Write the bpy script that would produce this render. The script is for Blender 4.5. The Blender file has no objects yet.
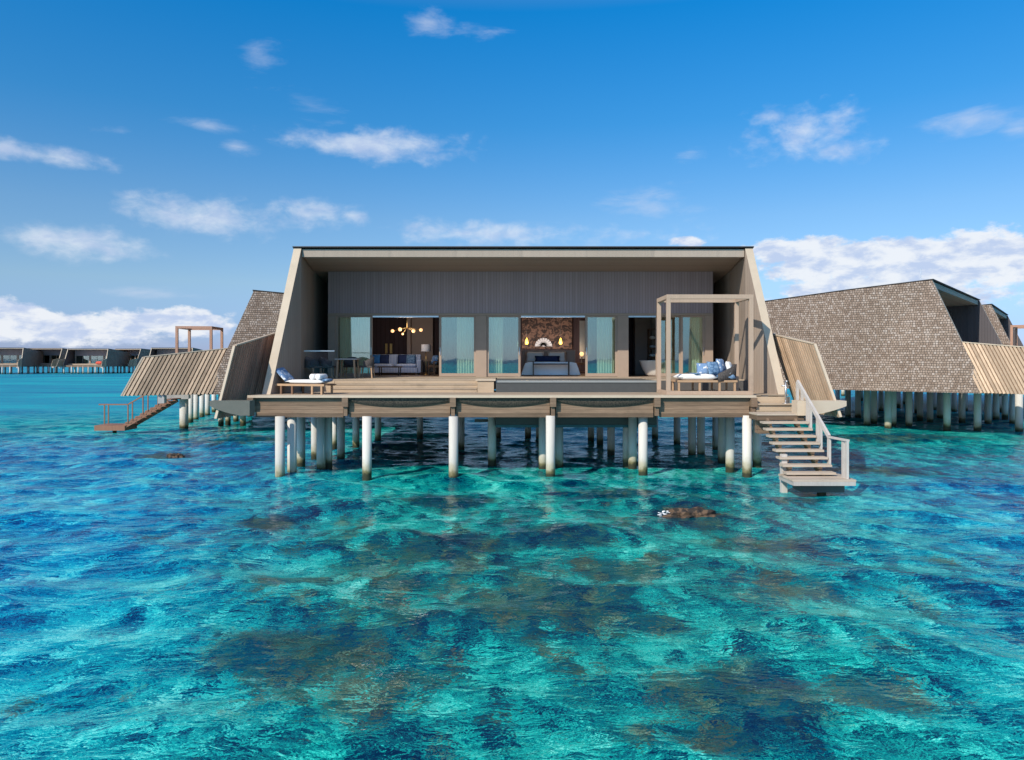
import bpy, bmesh, math, random
import numpy as np
from mathutils import Vector, Matrix
R = math.radians
SC = bpy.context.scene
COL = SC.collection
random.seed(7)

# ------------------------------------------------------------------ camera, sky, sun, exposure
F, HZ, CX, H = 720.0, 359.5, 512.0, 3.76          # focal length in pixels, horizon row, centre column, eye height
cam = bpy.data.cameras.new("camera"); cam_o = bpy.data.objects.new("camera", cam); COL.objects.link(cam_o)
cam.sensor_width = 36; cam.lens = F / 1024 * 36
cam.shift_y = -(380 - HZ) / 1024
cam.clip_start = 0.1; cam.clip_end = 20000
cam_o.location = (0, 0, H); cam_o.rotation_euler = (R(90), 0, 0)
SC.camera = cam_o
SUN_EL, SUN_AZ = 34.5, 39.0                       # sun behind and to the left of the camera
sun = bpy.data.lights.new("sun", 'SUN'); sun.energy = 4.6; sun.angle = R(0.5); sun.color = (1, 0.915, 0.79)
sun_o = bpy.data.objects.new("sun", sun); COL.objects.link(sun_o)
d = Vector((math.sin(R(SUN_AZ)) * math.cos(R(SUN_EL)), math.cos(R(SUN_AZ)) * math.cos(R(SUN_EL)), -math.sin(R(SUN_EL))))
sun_o.rotation_euler = d.to_track_quat('-Z', 'Y').to_euler(); sun_o.location = (-20, -30, 30)
SC.view_settings.view_transform = 'Standard'; SC.view_settings.look = 'None'
SC.view_settings.gamma = 1; SC.view_settings.exposure = 0.0
SC.view_settings.use_curve_mapping = False
SC.cycles.max_bounces = 8; SC.cycles.transparent_max_bounces = 16
SC.cycles.use_denoising = True
SC.cycles.sample_clamp_indirect = 4

class NT:
    """small node-graph writer"""
    def __init__(s, tree): s.t = tree; s.n = tree.nodes; s.l = tree.links
    def new(s, kind, **kw):
        n = s.n.new(kind)
        for k, v in kw.items(): setattr(n, k, v)
        return n
    def put(s, sock, v):
        if v is None: return
        if isinstance(v, bpy.types.NodeSocket): s.l.new(v, sock)
        elif isinstance(v, (tuple, list)):
            v = tuple(v)
            if len(sock.default_value) == 4 and len(v) == 3: v = v + (1,)
            sock.default_value = v
        else: sock.default_value = v
    def m(s, op, a, b=None, c=None, clamp=False):
        n = s.new('ShaderNodeMath', operation=op, use_clamp=clamp)
        for i, v in enumerate((a, b, c)): s.put(n.inputs[i], v)
        return n.outputs[0]
    def vm(s, op, a, b=None, scale=None):
        n = s.new('ShaderNodeVectorMath', operation=op)
        s.put(n.inputs[0], a)
        if b is not None: s.put(n.inputs[1], b)
        if scale is not None: s.put(n.inputs['Scale'], scale)
        return n.outputs[1] if op in ('LENGTH', 'DOT_PRODUCT') else n.outputs[0]
    def mix(s, f, a, b, blend='MIX'):
        n = s.new('ShaderNodeMix', data_type='RGBA', blend_type=blend)
        s.put(n.inputs[0], f); s.put(n.inputs[6], a); s.put(n.inputs[7], b)
        return n.outputs[2]
    def noise(s, v, scale, detail=3, rough=0.55, dist=0.0, col=False):
        n = s.new('ShaderNodeTexNoise')
        s.put(n.inputs['Vector'], v); n.inputs['Scale'].default_value = scale; n.inputs['Detail'].default_value = detail
        n.inputs['Roughness'].default_value = rough; n.inputs['Distortion'].default_value = dist
        return n.outputs['Color' if col else 'Fac']
    def mapping(s, v, loc=(0, 0, 0), rot=(0, 0, 0), scale=(1, 1, 1)):
        n = s.new('ShaderNodeMapping'); s.put(n.inputs[0], v)
        n.inputs[1].default_value = loc; n.inputs[2].default_value = rot; n.inputs[3].default_value = scale
        return n.outputs[0]
    def step(s, v, a, b):
        n = s.new('ShaderNodeMapRange', interpolation_type='SMOOTHSTEP')
        s.put(n.inputs[0], v); s.put(n.inputs[1], a); s.put(n.inputs[2], b)
        return n.outputs[0]
    def ramp(s, v, stops):
        n = s.new('ShaderNodeValToRGB'); s.put(n.inputs[0], v)
        e = n.color_ramp.elements
        while len(e) < len(stops): e.new(0.5)
        for i, (p, c) in enumerate(stops): e[i].position = p; e[i].color = (*c, 1)
        return n.outputs[0]

world = bpy.data.worlds.new("World"); SC.world = world; world.use_nodes = True
def build_world():
    g = NT(world.node_tree); g.n.clear()
    out = g.new('ShaderNodeOutputWorld'); bg = g.new('ShaderNodeBackground')
    sky = g.new('ShaderNodeTexSky', sky_type='NISHITA')
    sky.sun_disc = False; sky.sun_elevation = R(SUN_EL); sky.sun_rotation = R(180 + SUN_AZ)
    sky.air_density = 1.0; sky.dust_density = 0.3; sky.ozone_density = 3.0
    co = g.new('ShaderNodeTexCoord').outputs['Generated']
    sep = g.new('ShaderNodeSeparateXYZ'); g.l.new(co, sep.inputs[0])
    x, y, z = sep.outputs
    az = g.m('ARCTAN2', x, y)
    el = g.m('ARCTAN2', z, g.m('SQRT', g.m('ADD', g.m('MULTIPLY', x, x), g.m('MULTIPLY', y, y))))
    cmb = g.new('ShaderNodeCombineXYZ'); g.l.new(az, cmb.inputs[0]); g.l.new(g.m('MULTIPLY', el, 1.7), cmb.inputs[1])
    P = cmb.outputs[0]
    billow = g.m('ADD', g.m('MULTIPLY', g.noise(P, 13, 3, 0.5), .45), g.m('MULTIPLY', g.noise(P, 30, 7, 0.6, .2), .55))
    wisp = g.noise(g.mapping(P, rot=(0, 0, R(-6)), scale=(1, 1.9, 1)), 10, 7, 0.62, 0.35)
    # clouds: azimuth and elevation of each bank in degrees of the sky, with half sizes; puffy or thin
    def deg(px, py): return math.atan((px - CX) / F), math.atan((HZ - py) / F * math.cos(math.atan((px - CX) / F)))
    puffs = [(870, 262, 120, 24, 1.25), (985, 260, 80, 33, 1.2), (790, 252, 62, 15, 1.1), (50, 327, 125, 18, 1.0), (180, 324, 50, 18, 1.0), (110, 320, 40, 10, .9),
             (690, 241, 20, 7, .9), (905, 285, 120, 26, 1.0), (-60, 320, 80, 28, 1.2), (1090, 262, 90, 34, 1.2)]
    softs = [(75, 243, 76, 20, 1.05), (200, 216, 80, 23, 1.05), (310, 214, 52, 20, 1.0), (352, 215, 22, 13, .9), (500, 234, 110, 17, .85), (430, 228, 45, 14, .75), (640, 236, 80, 12, .6),
             (380, 146, 112, 19, 1.05), (25, 152, 80, 12, 1.0), (800, 132, 70, 26, .8), (770, 118, 30, 16, .75), (850, 148, 40, 14, .7)]
    thins = [(205, 125, 40, 8, .6), (237, 147, 22, 8, .7), (425, 22, 30, 17, .75), (490, 31, 36, 9, .6),
             (255, 52, 28, 20, .5), (975, 120, 48, 15, .8), (645, 203, 70, 18, .55),
             (690, 152, 28, 8, .5), (1020, 130, 20, 14, .7), (170, 295, 70, 6, .45), (310, 105, 40, 14, .4), (130, 132, 40, 5, .35), (500, 335, 500, 26, .5)]
    def bank(lst, nz, amp):
        tot = None
        for px, py, wx, wy, k in lst:
            a, e = deg(px, py)
            dx = g.m('MULTIPLY', g.m('SUBTRACT', az, a), F / wx)
            dy = g.m('MULTIPLY', g.m('SUBTRACT', el, e), F / wy)
            r = g.m('ADD', g.m('MULTIPLY', dx, dx), g.m('MULTIPLY', dy, dy))
            f = g.m('MULTIPLY', g.m('SUBTRACT', 1.0, g.m('SQRT', r)), k)
            tot = f if tot is None else g.m('MAXIMUM', tot, f)
        return g.m('ADD', tot, g.m('MULTIPLY', g.m('SUBTRACT', nz, 0.5), amp))
    crisp = g.m('ADD', g.m('MULTIPLY', g.noise(P, 17, 2, 0.5), .5), g.m('MULTIPLY', g.noise(P, 44, 8, 0.62, .1), .5))
    p = bank(puffs, crisp, 2.5); so = bank(softs, billow, 2.6); w = bank(thins, wisp, 2.0)
    pm = g.step(p, 0.05, 0.42); sm = g.m('MULTIPLY', g.step(so, 0.05, 1.1), .66); wm = g.m('MULTIPLY', g.step(w, 0.05, 1.0), 0.5)
    # haze towards the horizon, deep polarised blue above, unseen zenith brightened as added fill
    tint = g.ramp(g.m('MULTIPLY', el, 1.6), [(0.0, (.62, .76, 1.55)), (0.07, (.64, .82, 1.36)), (0.16, (.88, 1.03, 1.22)), (0.3, (.76, 1.09, 1.31)), (0.5, (.30, 1.09, 1.52)), (0.72, (.06, 1.14, 1.78)), (1.0, (2.5, 2.1, 1.95))])
    skyc = g.mix(1.0, sky.outputs[0], tint, 'MULTIPLY')
    shade = g.step(g.noise(g.mapping(P, loc=(0, -.010, 0), scale=(1, 1.3, 1)), 24, 6, 0.6, 0.2), 0.36, 0.60)
    puffc = g.mix(shade, (5.4, 6.4, 8.6), (8.8, 9.1, 9.6))
    c = g.mix(wm, skyc, (6.6, 7.3, 8.8))
    c = g.mix(sm, c, g.mix(shade, (6.3, 7.0, 8.8), (8.2, 8.7, 9.5)))
    c = g.mix(g.m('MULTIPLY', pm, .93), c, puffc)
    g.l.new(c, bg.inputs[0]); bg.inputs[1].default_value = 0.1
    g.l.new(bg.outputs[0], out.inputs[0])
build_world()

# ------------------------------------------------------------------ materials
def new_mat(name):
    m = bpy.data.materials.new(name); m.use_nodes = True
    g = NT(m.node_tree); g.n.clear()
    out = g.new('ShaderNodeOutputMaterial'); b = g.new('ShaderNodeBsdfPrincipled')
    g.l.new(b.outputs[0], out.inputs[0])
    return m, g, b, out

def plain(name, col, rough=0.6, var=0.18, scale=6, island=0.0, bump=0.0, metal=0.0, stretch=(1, 1, 1), spec=0.3, stain=0.0):
    m, g, b, out = new_mat(name)
    co = g.new('ShaderNodeTexCoord').outputs['Object']
    v = g.mapping(co, scale=stretch)
    n = g.noise(v, scale, 5, 0.6)
    k = g.m('ADD', 1 - var, g.m('MULTIPLY', n, 2 * var))
    if island:
        r = g.new('ShaderNodeNewGeometry').outputs['Random Per Island']
        k = g.m('MULTIPLY', k, g.m('ADD', 1 - island, g.m('MULTIPLY', r, 2 * island)))
    if stain:
        k = g.m('MULTIPLY', k, g.m('SUBTRACT', 1, g.m('MULTIPLY', g.step(g.noise(co, .9, 6, .7), .5, .75), stain)))
    c = g.vm('SCALE', col, scale=k)
    g.l.new(c, b.inputs['Base Color'])
    b.inputs['Roughness'].default_value = rough; b.inputs['Metallic'].default_value = metal
    b.inputs['Specular IOR Level'].default_value = spec
    if bump:
        bn = g.new('ShaderNodeBump'); bn.inputs['Strength'].default_value = bump; bn.inputs['Distance'].default_value = .01
        g.l.new(n, bn.inputs['Height']); g.l.new(bn.outputs[0], b.inputs['Normal'])
    return m

def wood(name, col, axis, var=.3, island=.22, rough=.75):
    st = [9, 9, 9]; st[axis] = .7
    return plain(name, col, rough, var, 2.2, island, .5, stretch=tuple(st), stain=.25)

def shingle_mat():
    m, g, b, out = new_mat('weathered_shingles')
    co = g.new('ShaderNodeTexCoord').outputs['Object']
    sp = g.new('ShaderNodeSeparateXYZ'); g.l.new(co, sp.inputs[0])
    cm = g.new('ShaderNodeCombineXYZ'); g.l.new(sp.outputs[1], cm.inputs[0]); g.l.new(sp.outputs[2], cm.inputs[1])
    wob = g.vm('SCALE', g.vm('SUBTRACT', g.noise(cm.outputs[0], 3.1, 2, col=True), (.5, .5, .5)), scale=.075)
    v = g.vm('ADD', cm.outputs[0], wob)
    br = g.new('ShaderNodeTexBrick'); g.l.new(v, br.inputs['Vector'])
    br.offset = .5; br.offset_frequency = 2; br.squash = .8; br.squash_frequency = 3
    br.inputs['Scale'].default_value = 1; br.inputs['Brick Width'].default_value = .135; br.inputs['Row Height'].default_value = .115
    br.inputs['Mortar Size'].default_value = .012; br.inputs['Mortar Smooth'].default_value = .2
    br.inputs['Color1'].default_value = (.0, .0, .0, 1); br.inputs['Color2'].default_value = (1, 1, 1, 1); br.inputs['Mortar'].default_value = (.5, .5, .5, 1)
    tone = g.ramp(br.outputs['Color'], [(0, (.235, .172, .130)), (.35, (.30, .228, .176)), (.65, (.36, .28, .222)), (1, (.44, .37, .315))])
    big = g.noise(co, .35, 5, .6)
    tone = g.mix(g.step(big, .35, .7), tone, g.mix(1, tone, (.86, .84, .84), 'MULTIPLY'))
    fine = g.m('ADD', .75, g.m('MULTIPLY', g.noise(g.mapping(co, scale=(6, 6, 1)), 5, 4), .5))
    tone = g.vm('SCALE', tone, scale=fine)
    col = g.mix(br.outputs['Fac'], tone, (.10, .08, .066))
    g.l.new(col, b.inputs['Base Color']); b.inputs['Roughness'].default_value = .85; b.inputs['Specular IOR Level'].default_value = .15
    # each row stands proud at its lower edge
    rowf = g.m('FRACT', g.m('DIVIDE', sp.outputs[2], .115))
    hgt = g.m('SUBTRACT', g.m('MULTIPLY', g.m('SUBTRACT', 1, rowf), .8), br.outputs['Fac'])
    bn = g.new('ShaderNodeBump'); bn.inputs['Strength'].default_value = .7; bn.inputs['Distance'].default_value = .025
    g.l.new(hgt, bn.inputs['Height']); g.l.new(bn.outputs[0], b.inputs['Normal'])
    return m

def board_mat(name, col, pitch, axis=0, groove=.5, var=.12):
    """vertical boards of one cladding: groove lines along one object axis"""
    m, g, b, out = new_mat(name)
    co = g.new('ShaderNodeTexCoord').outputs['Object']
    sp = g.new('ShaderNodeSeparateXYZ'); g.l.new(co, sp.inputs[0])
    u = g.m('DIVIDE', sp.outputs[axis], pitch)
    fr = g.m('FRACT', u); idn = g.m('FLOOR', u)
    wn = g.new('ShaderNodeTexWhiteNoise', noise_dimensions='1D'); g.l.new(idn, wn.inputs['W'])
    st = [5, 5, 5]; st[2 if axis != 2 else 0] = .6
    n = g.noise(g.mapping(co, scale=tuple(st)), 2.5, 5, .6)
    k = g.m('ADD', 1 - var * 1.5, g.m('ADD', g.m('MULTIPLY', wn.outputs[0], var * 1.4), g.m('MULTIPLY', n, var * 1.6)))
    gl = g.m('MAXIMUM', g.step(fr, .12, .0), g.step(fr, .93, 1.0))
    c = g.vm('SCALE', col, scale=g.m('MULTIPLY', k, g.m('SUBTRACT', 1, g.m('MULTIPLY', gl, groove))))
    g.l.new(c, b.inputs['Base Color']); b.inputs['Roughness'].default_value = .7; b.inputs['Specular IOR Level'].default_value = .25
    bn = g.new('ShaderNodeBump'); bn.inputs['Strength'].default_value = .5; bn.inputs['Distance'].default_value = .01
    g.l.new(g.m('SUBTRACT', n, g.m('MULTIPLY', gl, 2)), bn.inputs['Height']); g.l.new(bn.outputs[0], b.inputs['Normal'])
    return m

def glass_mat(name, tint, refl, rtint=(1, 1, 1)):
    m, g, b, out = new_mat(name); g.n.remove(b)
    tr = g.new('ShaderNodeBsdfTransparent'); g.put(tr.inputs[0], tint)
    gl = g.new('ShaderNodeBsdfGlossy'); g.put(gl.inputs[0], rtint); gl.inputs['Roughness'].default_value = .02
    co = g.new('ShaderNodeTexCoord').outputs['Object']
    bn = g.new('ShaderNodeBump'); bn.inputs['Strength'].default_value = .04; bn.inputs['Distance'].default_value = .02
    g.l.new(g.noise(co, 1.5, 2), bn.inputs['Height']); g.l.new(bn.outputs[0], gl.inputs['Normal'])
    ge = g.new('ShaderNodeNewGeometry')                     # thin pane: the same Fresnel from either side
    cs = g.m('ABSOLUTE', g.vm('DOT_PRODUCT', ge.outputs['Normal'], ge.outputs['Incoming']))
    fr = g.m('ADD', refl + .04, g.m('MULTIPLY', .9, g.m('POWER', g.m('SUBTRACT', 1, cs, clamp=True), 5)), clamp=True)
    mx = g.new('ShaderNodeMixShader'); g.l.new(fr, mx.inputs[0])
    g.l.new(tr.outputs[0], mx.inputs[1]); g.l.new(gl.outputs[0], mx.inputs[2]); g.l.new(mx.outputs[0], out.inputs[0])
    return m

def sheer_mat(name, col):
    m, g, b, out = new_mat(name); g.n.remove(b)
    co = g.new('ShaderNodeTexCoord').outputs['Object']
    c = g.vm('SCALE', col, scale=g.m('ADD', .85, g.m('MULTIPLY', g.noise(g.mapping(co, scale=(8, 8, 1)), 2, 3), .3)))
    df = g.new('ShaderNodeBsdfDiffuse'); tl = g.new('ShaderNodeBsdfTranslucent'); g.l.new(c, df.inputs[0]); g.l.new(c, tl.inputs[0])
    mx = g.new('ShaderNodeMixShader'); mx.inputs[0].default_value = .25
    g.l.new(df.outputs[0], mx.inputs[1]); g.l.new(tl.outputs[0], mx.inputs[2]); g.l.new(mx.outputs[0], out.inputs[0])
    return m

def lamp_mat(name, col, power):
    m, g, b, out = new_mat(name)
    g.put(b.inputs['Base Color'], col); g.put(b.inputs['Emission Color'], col); b.inputs['Emission Strength'].default_value = power
    co = g.new('ShaderNodeTexCoord').outputs['Object']
    g.l.new(g.m('ADD', .35, g.m('MULTIPLY', g.noise(co, 5), .2)), b.inputs['Roughness'])
    return m

def pile_mat():
    m, g, b, out = new_mat('marine_concrete')
    geo = g.new('ShaderNodeNewGeometry'); sp = g.new('ShaderNodeSeparateXYZ'); g.l.new(geo.outputs['Position'], sp.inputs[0])
    n = g.noise(geo.outputs['Position'], 3, 5, .6)
    zz = g.m('ADD', sp.outputs[2], g.m('MULTIPLY', g.m('SUBTRACT', n, .5), .5))
    rnd = g.new('ShaderNodeObjectInfo').outputs['Random']
    streak = g.noise(g.mapping(geo.outputs['Position'], scale=(9, 9, .5)), 2.2, 5, .65)
    kk = g.m('ADD', g.m('ADD', .70, g.m('MULTIPLY', rnd, .22)), g.m('MULTIPLY', streak, .30))
    base = g.vm('SCALE', (.62, .595, .54), scale=kk)
    base = g.mix(g.m('MULTIPLY', g.step(streak, .56, .72), .45), base, (.30, .27, .22))
    zz = g.m('SUBTRACT', zz, g.m('MULTIPLY', rnd, .12))
    c = g.mix(g.step(zz, .62, .20), base, (.42, .38, .27))
    c = g.mix(g.step(zz, .26, .12), c, (.17, .15, .075))
    c = g.mix(g.step(zz, .14, .04), c, (.05, .05, .03))
    g.l.new(c, b.inputs['Base Color']); b.inputs['Roughness'].default_value = .75; b.inputs['Specular IOR Level'].default_value = .2
    return m

def stripes_mat(name, c1, c2, freq, axis=0):
    m, g, b, out = new_mat(name)
    co = g.new('ShaderNodeTexCoord').outputs['Object']
    sp = g.new('ShaderNodeSeparateXYZ'); g.l.new(co, sp.inputs[0])
    w = g.m('SINE', g.m('MULTIPLY', sp.outputs[axis], freq))
    f = g.step(g.m('ADD', w, g.m('MULTIPLY', g.noise(co, 9), .3)), -.1, .4)
    g.l.new(g.mix(f, c1, c2), b.inputs['Base Color']); b.inputs['Roughness'].default_value = .9
    return m

def blotch_mat(name, c1, c2, scale, lo=.45, hi=.55, rough=.85, dist=0.0):
    m, g, b, out = new_mat(name)
    co = g.new('ShaderNodeTexCoord').outputs['Object']
    f = g.step(g.noise(co, scale, 4, .6, dist), lo, hi)
    g.l.new(g.mix(f, c1, c2), b.inputs['Base Color']); b.inputs['Roughness'].default_value = rough
    bn = g.new('ShaderNodeBump'); bn.inputs['Strength'].default_value = .4; bn.inputs['Distance'].default_value = .02
    g.l.new(g.noise(co, scale * 2, 4), bn.inputs['Height']); g.l.new(bn.outputs[0], b.inputs['Normal'])
    return m

M = {}
M['shingle'] = shingle_mat()
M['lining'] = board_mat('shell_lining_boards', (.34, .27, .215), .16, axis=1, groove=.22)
M['edge'] = plain('shell_edge_boards', (.54, .445, .335), .7, .12, 3, stain=.12)
M['lining_shaded'] = board_mat('shaded_lining_boards', (.10, .088, .092), .16, axis=1, groove=.22)  # shade of the neighbours' open fronts put into the lining colour
M['shadebeam'] = plain('shaded_beam', (.13, .135, .115), .8)  # left outrigger beam, its shade painted in as a darker grey-green
M['roof'] = plain('dark_roof_sheet', (.06, .055, .055), .6)
M['fascia'] = board_mat('painted_fascia', (.38, .315, .255), 2.35, axis=0, groove=.0, var=.1)
M['soffit'] = board_mat('soffit_boards', (.34, .26, .205), .18, axis=1, groove=.3)
M['clad'] = board_mat('facade_boards', (.375, .30, .305), .115, axis=0, groove=.45, var=.1)
M['frame'] = plain('door_frame_timber', (.37, .28, .215), .6, .1, 4)
M['deck'] = wood('weathered_deck', (.40, .315, .23), 0)
M['rise'] = wood('step_boards', (.46, .35, .24), 0, .18, .08)
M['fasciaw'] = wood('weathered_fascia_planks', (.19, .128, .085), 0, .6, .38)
M['slat'] = wood('screen_slats', (.54, .385, .26), 2, .35, .32)
M['slatgrey'] = wood('greyed_screen_slats', (.40, .23, .16), 2, .25, .3)
M['slatback'] = wood('screen_backing', (.33, .22, .145), 2, .25, .1)
M['greywood'] = wood('silvered_timber', (.50, .46, .42), 2, .2, .15)
M['post'] = wood('pergola_timber', (.46, .34, .25), 2, .15, .1)
M['tread'] = wood('stair_treads', (.46, .38, .30), 0, .2, .18)
M['pile'] = pile_mat()
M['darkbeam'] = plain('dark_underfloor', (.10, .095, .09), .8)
M['stone'] = plain('pool_wall_stone', (.07, .075, .075), .5, .15, 8)
M['coping'] = plain('pool_coping', (.27, .29, .285), .35, .1, 6)
M['pool'] = glass_mat('pool_water', (.25, .55, .6), .1)
M['poolbed'] = plain('pool_tiles', (.03, .12, .15), .4)
M['net'] = blotch_mat('woven_net', (.045, .035, .028), (.12, .09, .065), 30)
M['glass'] = glass_mat('teal_glass', (.84, .93, .85), .20, (.84, 1.0, .90))
M['clear'] = glass_mat('clear_glass', (.95, .97, .97), -.02, (.5, .5, .5))
M['curtain'] = sheer_mat('sheer_curtain', (.95, .95, .90))
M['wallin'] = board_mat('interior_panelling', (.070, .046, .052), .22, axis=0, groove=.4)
M['wallin2'] = plain('interior_plaster', (.42, .33, .29), .8, .06)
M['bark'] = blotch_mat('bark_mosaic', (.03, .02, .02), (.20, .115, .085), 4.5, .42, .6, dist=1.5)
M['ceil'] = plain('interior_ceiling', (.34, .29, .25), .8, .05)
M['floor'] = wood('interior_floor', (.26, .18, .13), 1, .15, .1, .4)
M['sofa'] = stripes_mat('sofa_stripe', (.56, .60, .70), (.30, .40, .62), 90)
M['blue'] = plain('blue_linen', (.03, .16, .42), .9)
M['navy'] = plain('navy_linen', (.02, .035, .10), .9)
M['slateblue'] = blotch_mat('slate_blue_fabric', (.07, .15, .27), (.18, .30, .45), 12)
M['white'] = plain('white_fabric', (.82, .81, .79), .9, .06)
M['linen'] = plain('bed_linen', (.88, .90, .94), .9, .06)
M['bluewhite'] = blotch_mat('blue_coral_print', (.15, .26, .44), (.75, .78, .80), 9, .52, .62)
M['brownwood'] = wood('brown_furniture_wood', (.20, .115, .07), 0, .2, .1)
M['teak'] = wood('teak', (.46, .30, .18), 0, .2, .1)
M['wicker'] = blotch_mat('dark_wicker', (.035, .03, .03), (.10, .09, .085), 45)
M['brass'] = plain('brass', (.75, .52, .22), .3, .1, metal=.9)
M['steel'] = plain('brushed_steel', (.62, .62, .62), .3, .1, metal=.9)
M['lampwarm'] = lamp_mat('warm_lamp_glass', (1, .55, .25), 1.5)
M['lampyellow'] = lamp_mat('yellow_lamp_glass', (1, .62, .10), 1.6)
M['shade'] = plain('lamp_shade', (.62, .62, .66), .9, .05)
M['tub'] = plain('tub_enamel', (.76, .70, .62), .3, .04)
M['orange'] = plain('orange_cloth', (.65, .10, .06), .8)
M['rock'] = blotch_mat('coral_rock', (.025, .02, .016), (.12, .075, .045), 6)
M['foam'] = plain('sea_foam', (.85, .88, .9), .6)
M['rustwood'] = wood('reddish_stair_timber', (.26, .13, .085), 2)

# ------------------------------------------------------------------ mesh builders
class MB:
    def __init__(s): s.v = []; s.f = []; s.mi = []; s.mats = []; s.smooth = []
    def slot(s, m):
        if m not in s.mats: s.mats.append(m)
        return s.mats.index(m)
    def add(s, vs, fs, m, smooth=False):
        o = len(s.v); s.v += [tuple(p) for p in vs]; k = s.slot(m)
        for f in fs: s.f.append([o + i for i in f]); s.mi.append(k); s.smooth.append(smooth)
    def hexa(s, p, m):   # 8 corners: bottom loop 0-3, top loop 4-7
        s.add(p, [(3, 2, 1, 0), (4, 5, 6, 7), (0, 1, 5, 4), (1, 2, 6, 5), (2, 3, 7, 6), (3, 0, 4, 7)], m)
    def box(s, x0, x1, y0, y1, z0, z1, m):
        s.hexa([(x0, y0, z0), (x1, y0, z0), (x1, y1, z0), (x0, y1, z0), (x0, y0, z1), (x1, y0, z1), (x1, y1, z1), (x0, y1, z1)], m)
    def beam(s, a, b, w, h, m, up=(0, 0, 1)):   # rectangular bar from a to b
        a = Vector(a); b = Vector(b); t = (b - a).normalized(); u = Vector(up)
        if abs(t.dot(u)) > .98: u = Vector((0, 1, 0))
        r = t.cross(u).normalized(); q = r.cross(t).normalized()
        c = []
        for e in (a, b):
            for sx, sy in ((-1, -1), (1, -1), (1, 1), (-1, 1)): c.append(e + r * (sx * w / 2) + q * (sy * h / 2))
        s.hexa(c, m)
    def tube(s, pts, rad, m, n=10, caps=True):
        pts = [Vector(p) for p in pts]; rr = rad if isinstance(rad, (list, tuple)) else [rad] * len(pts)
        rings = []
        for i, p in enumerate(pts):
            t = (pts[min(i + 1, len(pts) - 1)] - pts[max(i - 1, 0)]).normalized()
            u = Vector((0, 0, 1)) if abs(t.z) < .9 else Vector((1, 0, 0))
            r = t.cross(u).normalized(); q = r.cross(t)
            rings.append([p + (r * math.cos(2 * math.pi * k / n) + q * math.sin(2 * math.pi * k / n)) * rr[i] for k in range(n)])
        vs = [p for r in rings for p in r]; fs = []
        for i in range(len(pts) - 1):
            for k in range(n): fs.append((i * n + k, i * n + (k + 1) % n, (i + 1) * n + (k + 1) % n, (i + 1) * n + k))
        if caps: fs += [tuple(range(n))[::-1], tuple((len(pts) - 1) * n + k for k in range(n))]
        s.add(vs, fs, m, True)
    def lathe(s, prof, c, m, n=20, sx=1, sy=1):
        vs = []; fs = []
        for r, z in prof:
            for k in range(n): vs.append((c[0] + r * sx * math.cos(2 * math.pi * k / n), c[1] + r * sy * math.sin(2 * math.pi * k / n), c[2] + z))
        for i in range(len(prof) - 1):
            for k in range(n): fs.append((i * n + k, i * n + (k + 1) % n, (i + 1) * n + (k + 1) % n, (i + 1) * n + k))
        s.add(vs, fs, m, True)
    def cushion(s, c, sx, sy, sz, m, rot=None, n=8, p=.35):
        """soft pillow: a box pinched towards its rim"""
        vs = []; fs = []
        rot = rot or Matrix.Identity(3); c = Vector(c)
        for side in (1, -1):
            for i in range(n + 1):
                for j in range(n + 1):
                    u = 2 * i / n - 1; w = 2 * j / n - 1
                    t = max(0, (1 - abs(u) ** 3)) ** p * max(0, (1 - abs(w) ** 3)) ** p
                    q = Vector((u * sx / 2 * (1 - .06 * (1 - abs(w))), w * sy / 2 * (1 - .06 * (1 - abs(u))), side * sz / 2 * t))
                    vs.append(c + rot @ q)
        N = (n + 1) * (n + 1)
        for i in range(n):
            for j in range(n):
                a = i * (n + 1) + j; f = (a, a + n + 1, a + n + 2, a + 1)
                fs.append(f); fs.append(tuple(N + k for k in f[::-1]))
        s.add(vs, fs, m, True)
    def build(s, name, parent=None, loc=None, rz=0, bevel=0.0):
        me = bpy.data.meshes.new(name); me.from_pydata(s.v, [], s.f)
        for m in s.mats: me.materials.append(m)
        me.polygons.foreach_set('material_index', s.mi); me.polygons.foreach_set('use_smooth', s.smooth)
        bm = bmesh.new(); bm.from_mesh(me)
        bmesh.ops.remove_doubles(bm, verts=bm.verts, dist=1e-5)
        bmesh.ops.recalc_face_normals(bm, faces=bm.faces)
        if bevel:
            ed = [e for e in bm.edges if len(e.link_faces) == 2 and e.calc_face_angle(0) > .7]
            bmesh.ops.bevel(bm, geom=ed, offset=bevel, segments=2, affect='EDGES', clamp_overlap=True, profile=.6)
        bm.to_mesh(me); bm.free()
        o = bpy.data.objects.new(name, me); COL.objects.link(o)
        if parent: o.parent = parent
        if loc: o.location = loc
        o.rotation_euler[2] = rz
        return o

def tag(o, label=None, cat=None, group=None, kind=None):
    if label: o['label'] = label
    if cat: o['category'] = cat
    if group: o['group'] = group
    if kind: o['kind'] = kind
    return o
def thing(name, label, cat, loc, rz=0, group=None, scale=1):
    o = bpy.data.objects.new(name, None); COL.objects.link(o)
    o.location = loc; o.rotation_euler = (0, 0, rz); o.scale = (scale,) * 3; o.empty_display_size = .3
    return tag(o, label, cat, group)
def kids(o): return [c for c in bpy.data.objects if c.parent == o]
def copy_tree(o, parent=None):
    c = o.copy(); COL.objects.link(c)
    if parent: c.parent = parent
    for ch in kids(o): copy_tree(ch, c)
    return c
def at(px, py, Y): return Vector(((px - CX) * Y / F, Y, H - (py - HZ) * Y / F))
def wx(px, Y): return (px - CX) * Y / F
def wz(py, Y): return H - (py - HZ) * Y / F
def onwater(px, py):
    Y = F * H / (py - HZ); return ((px - CX) * Y / F, Y)

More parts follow.
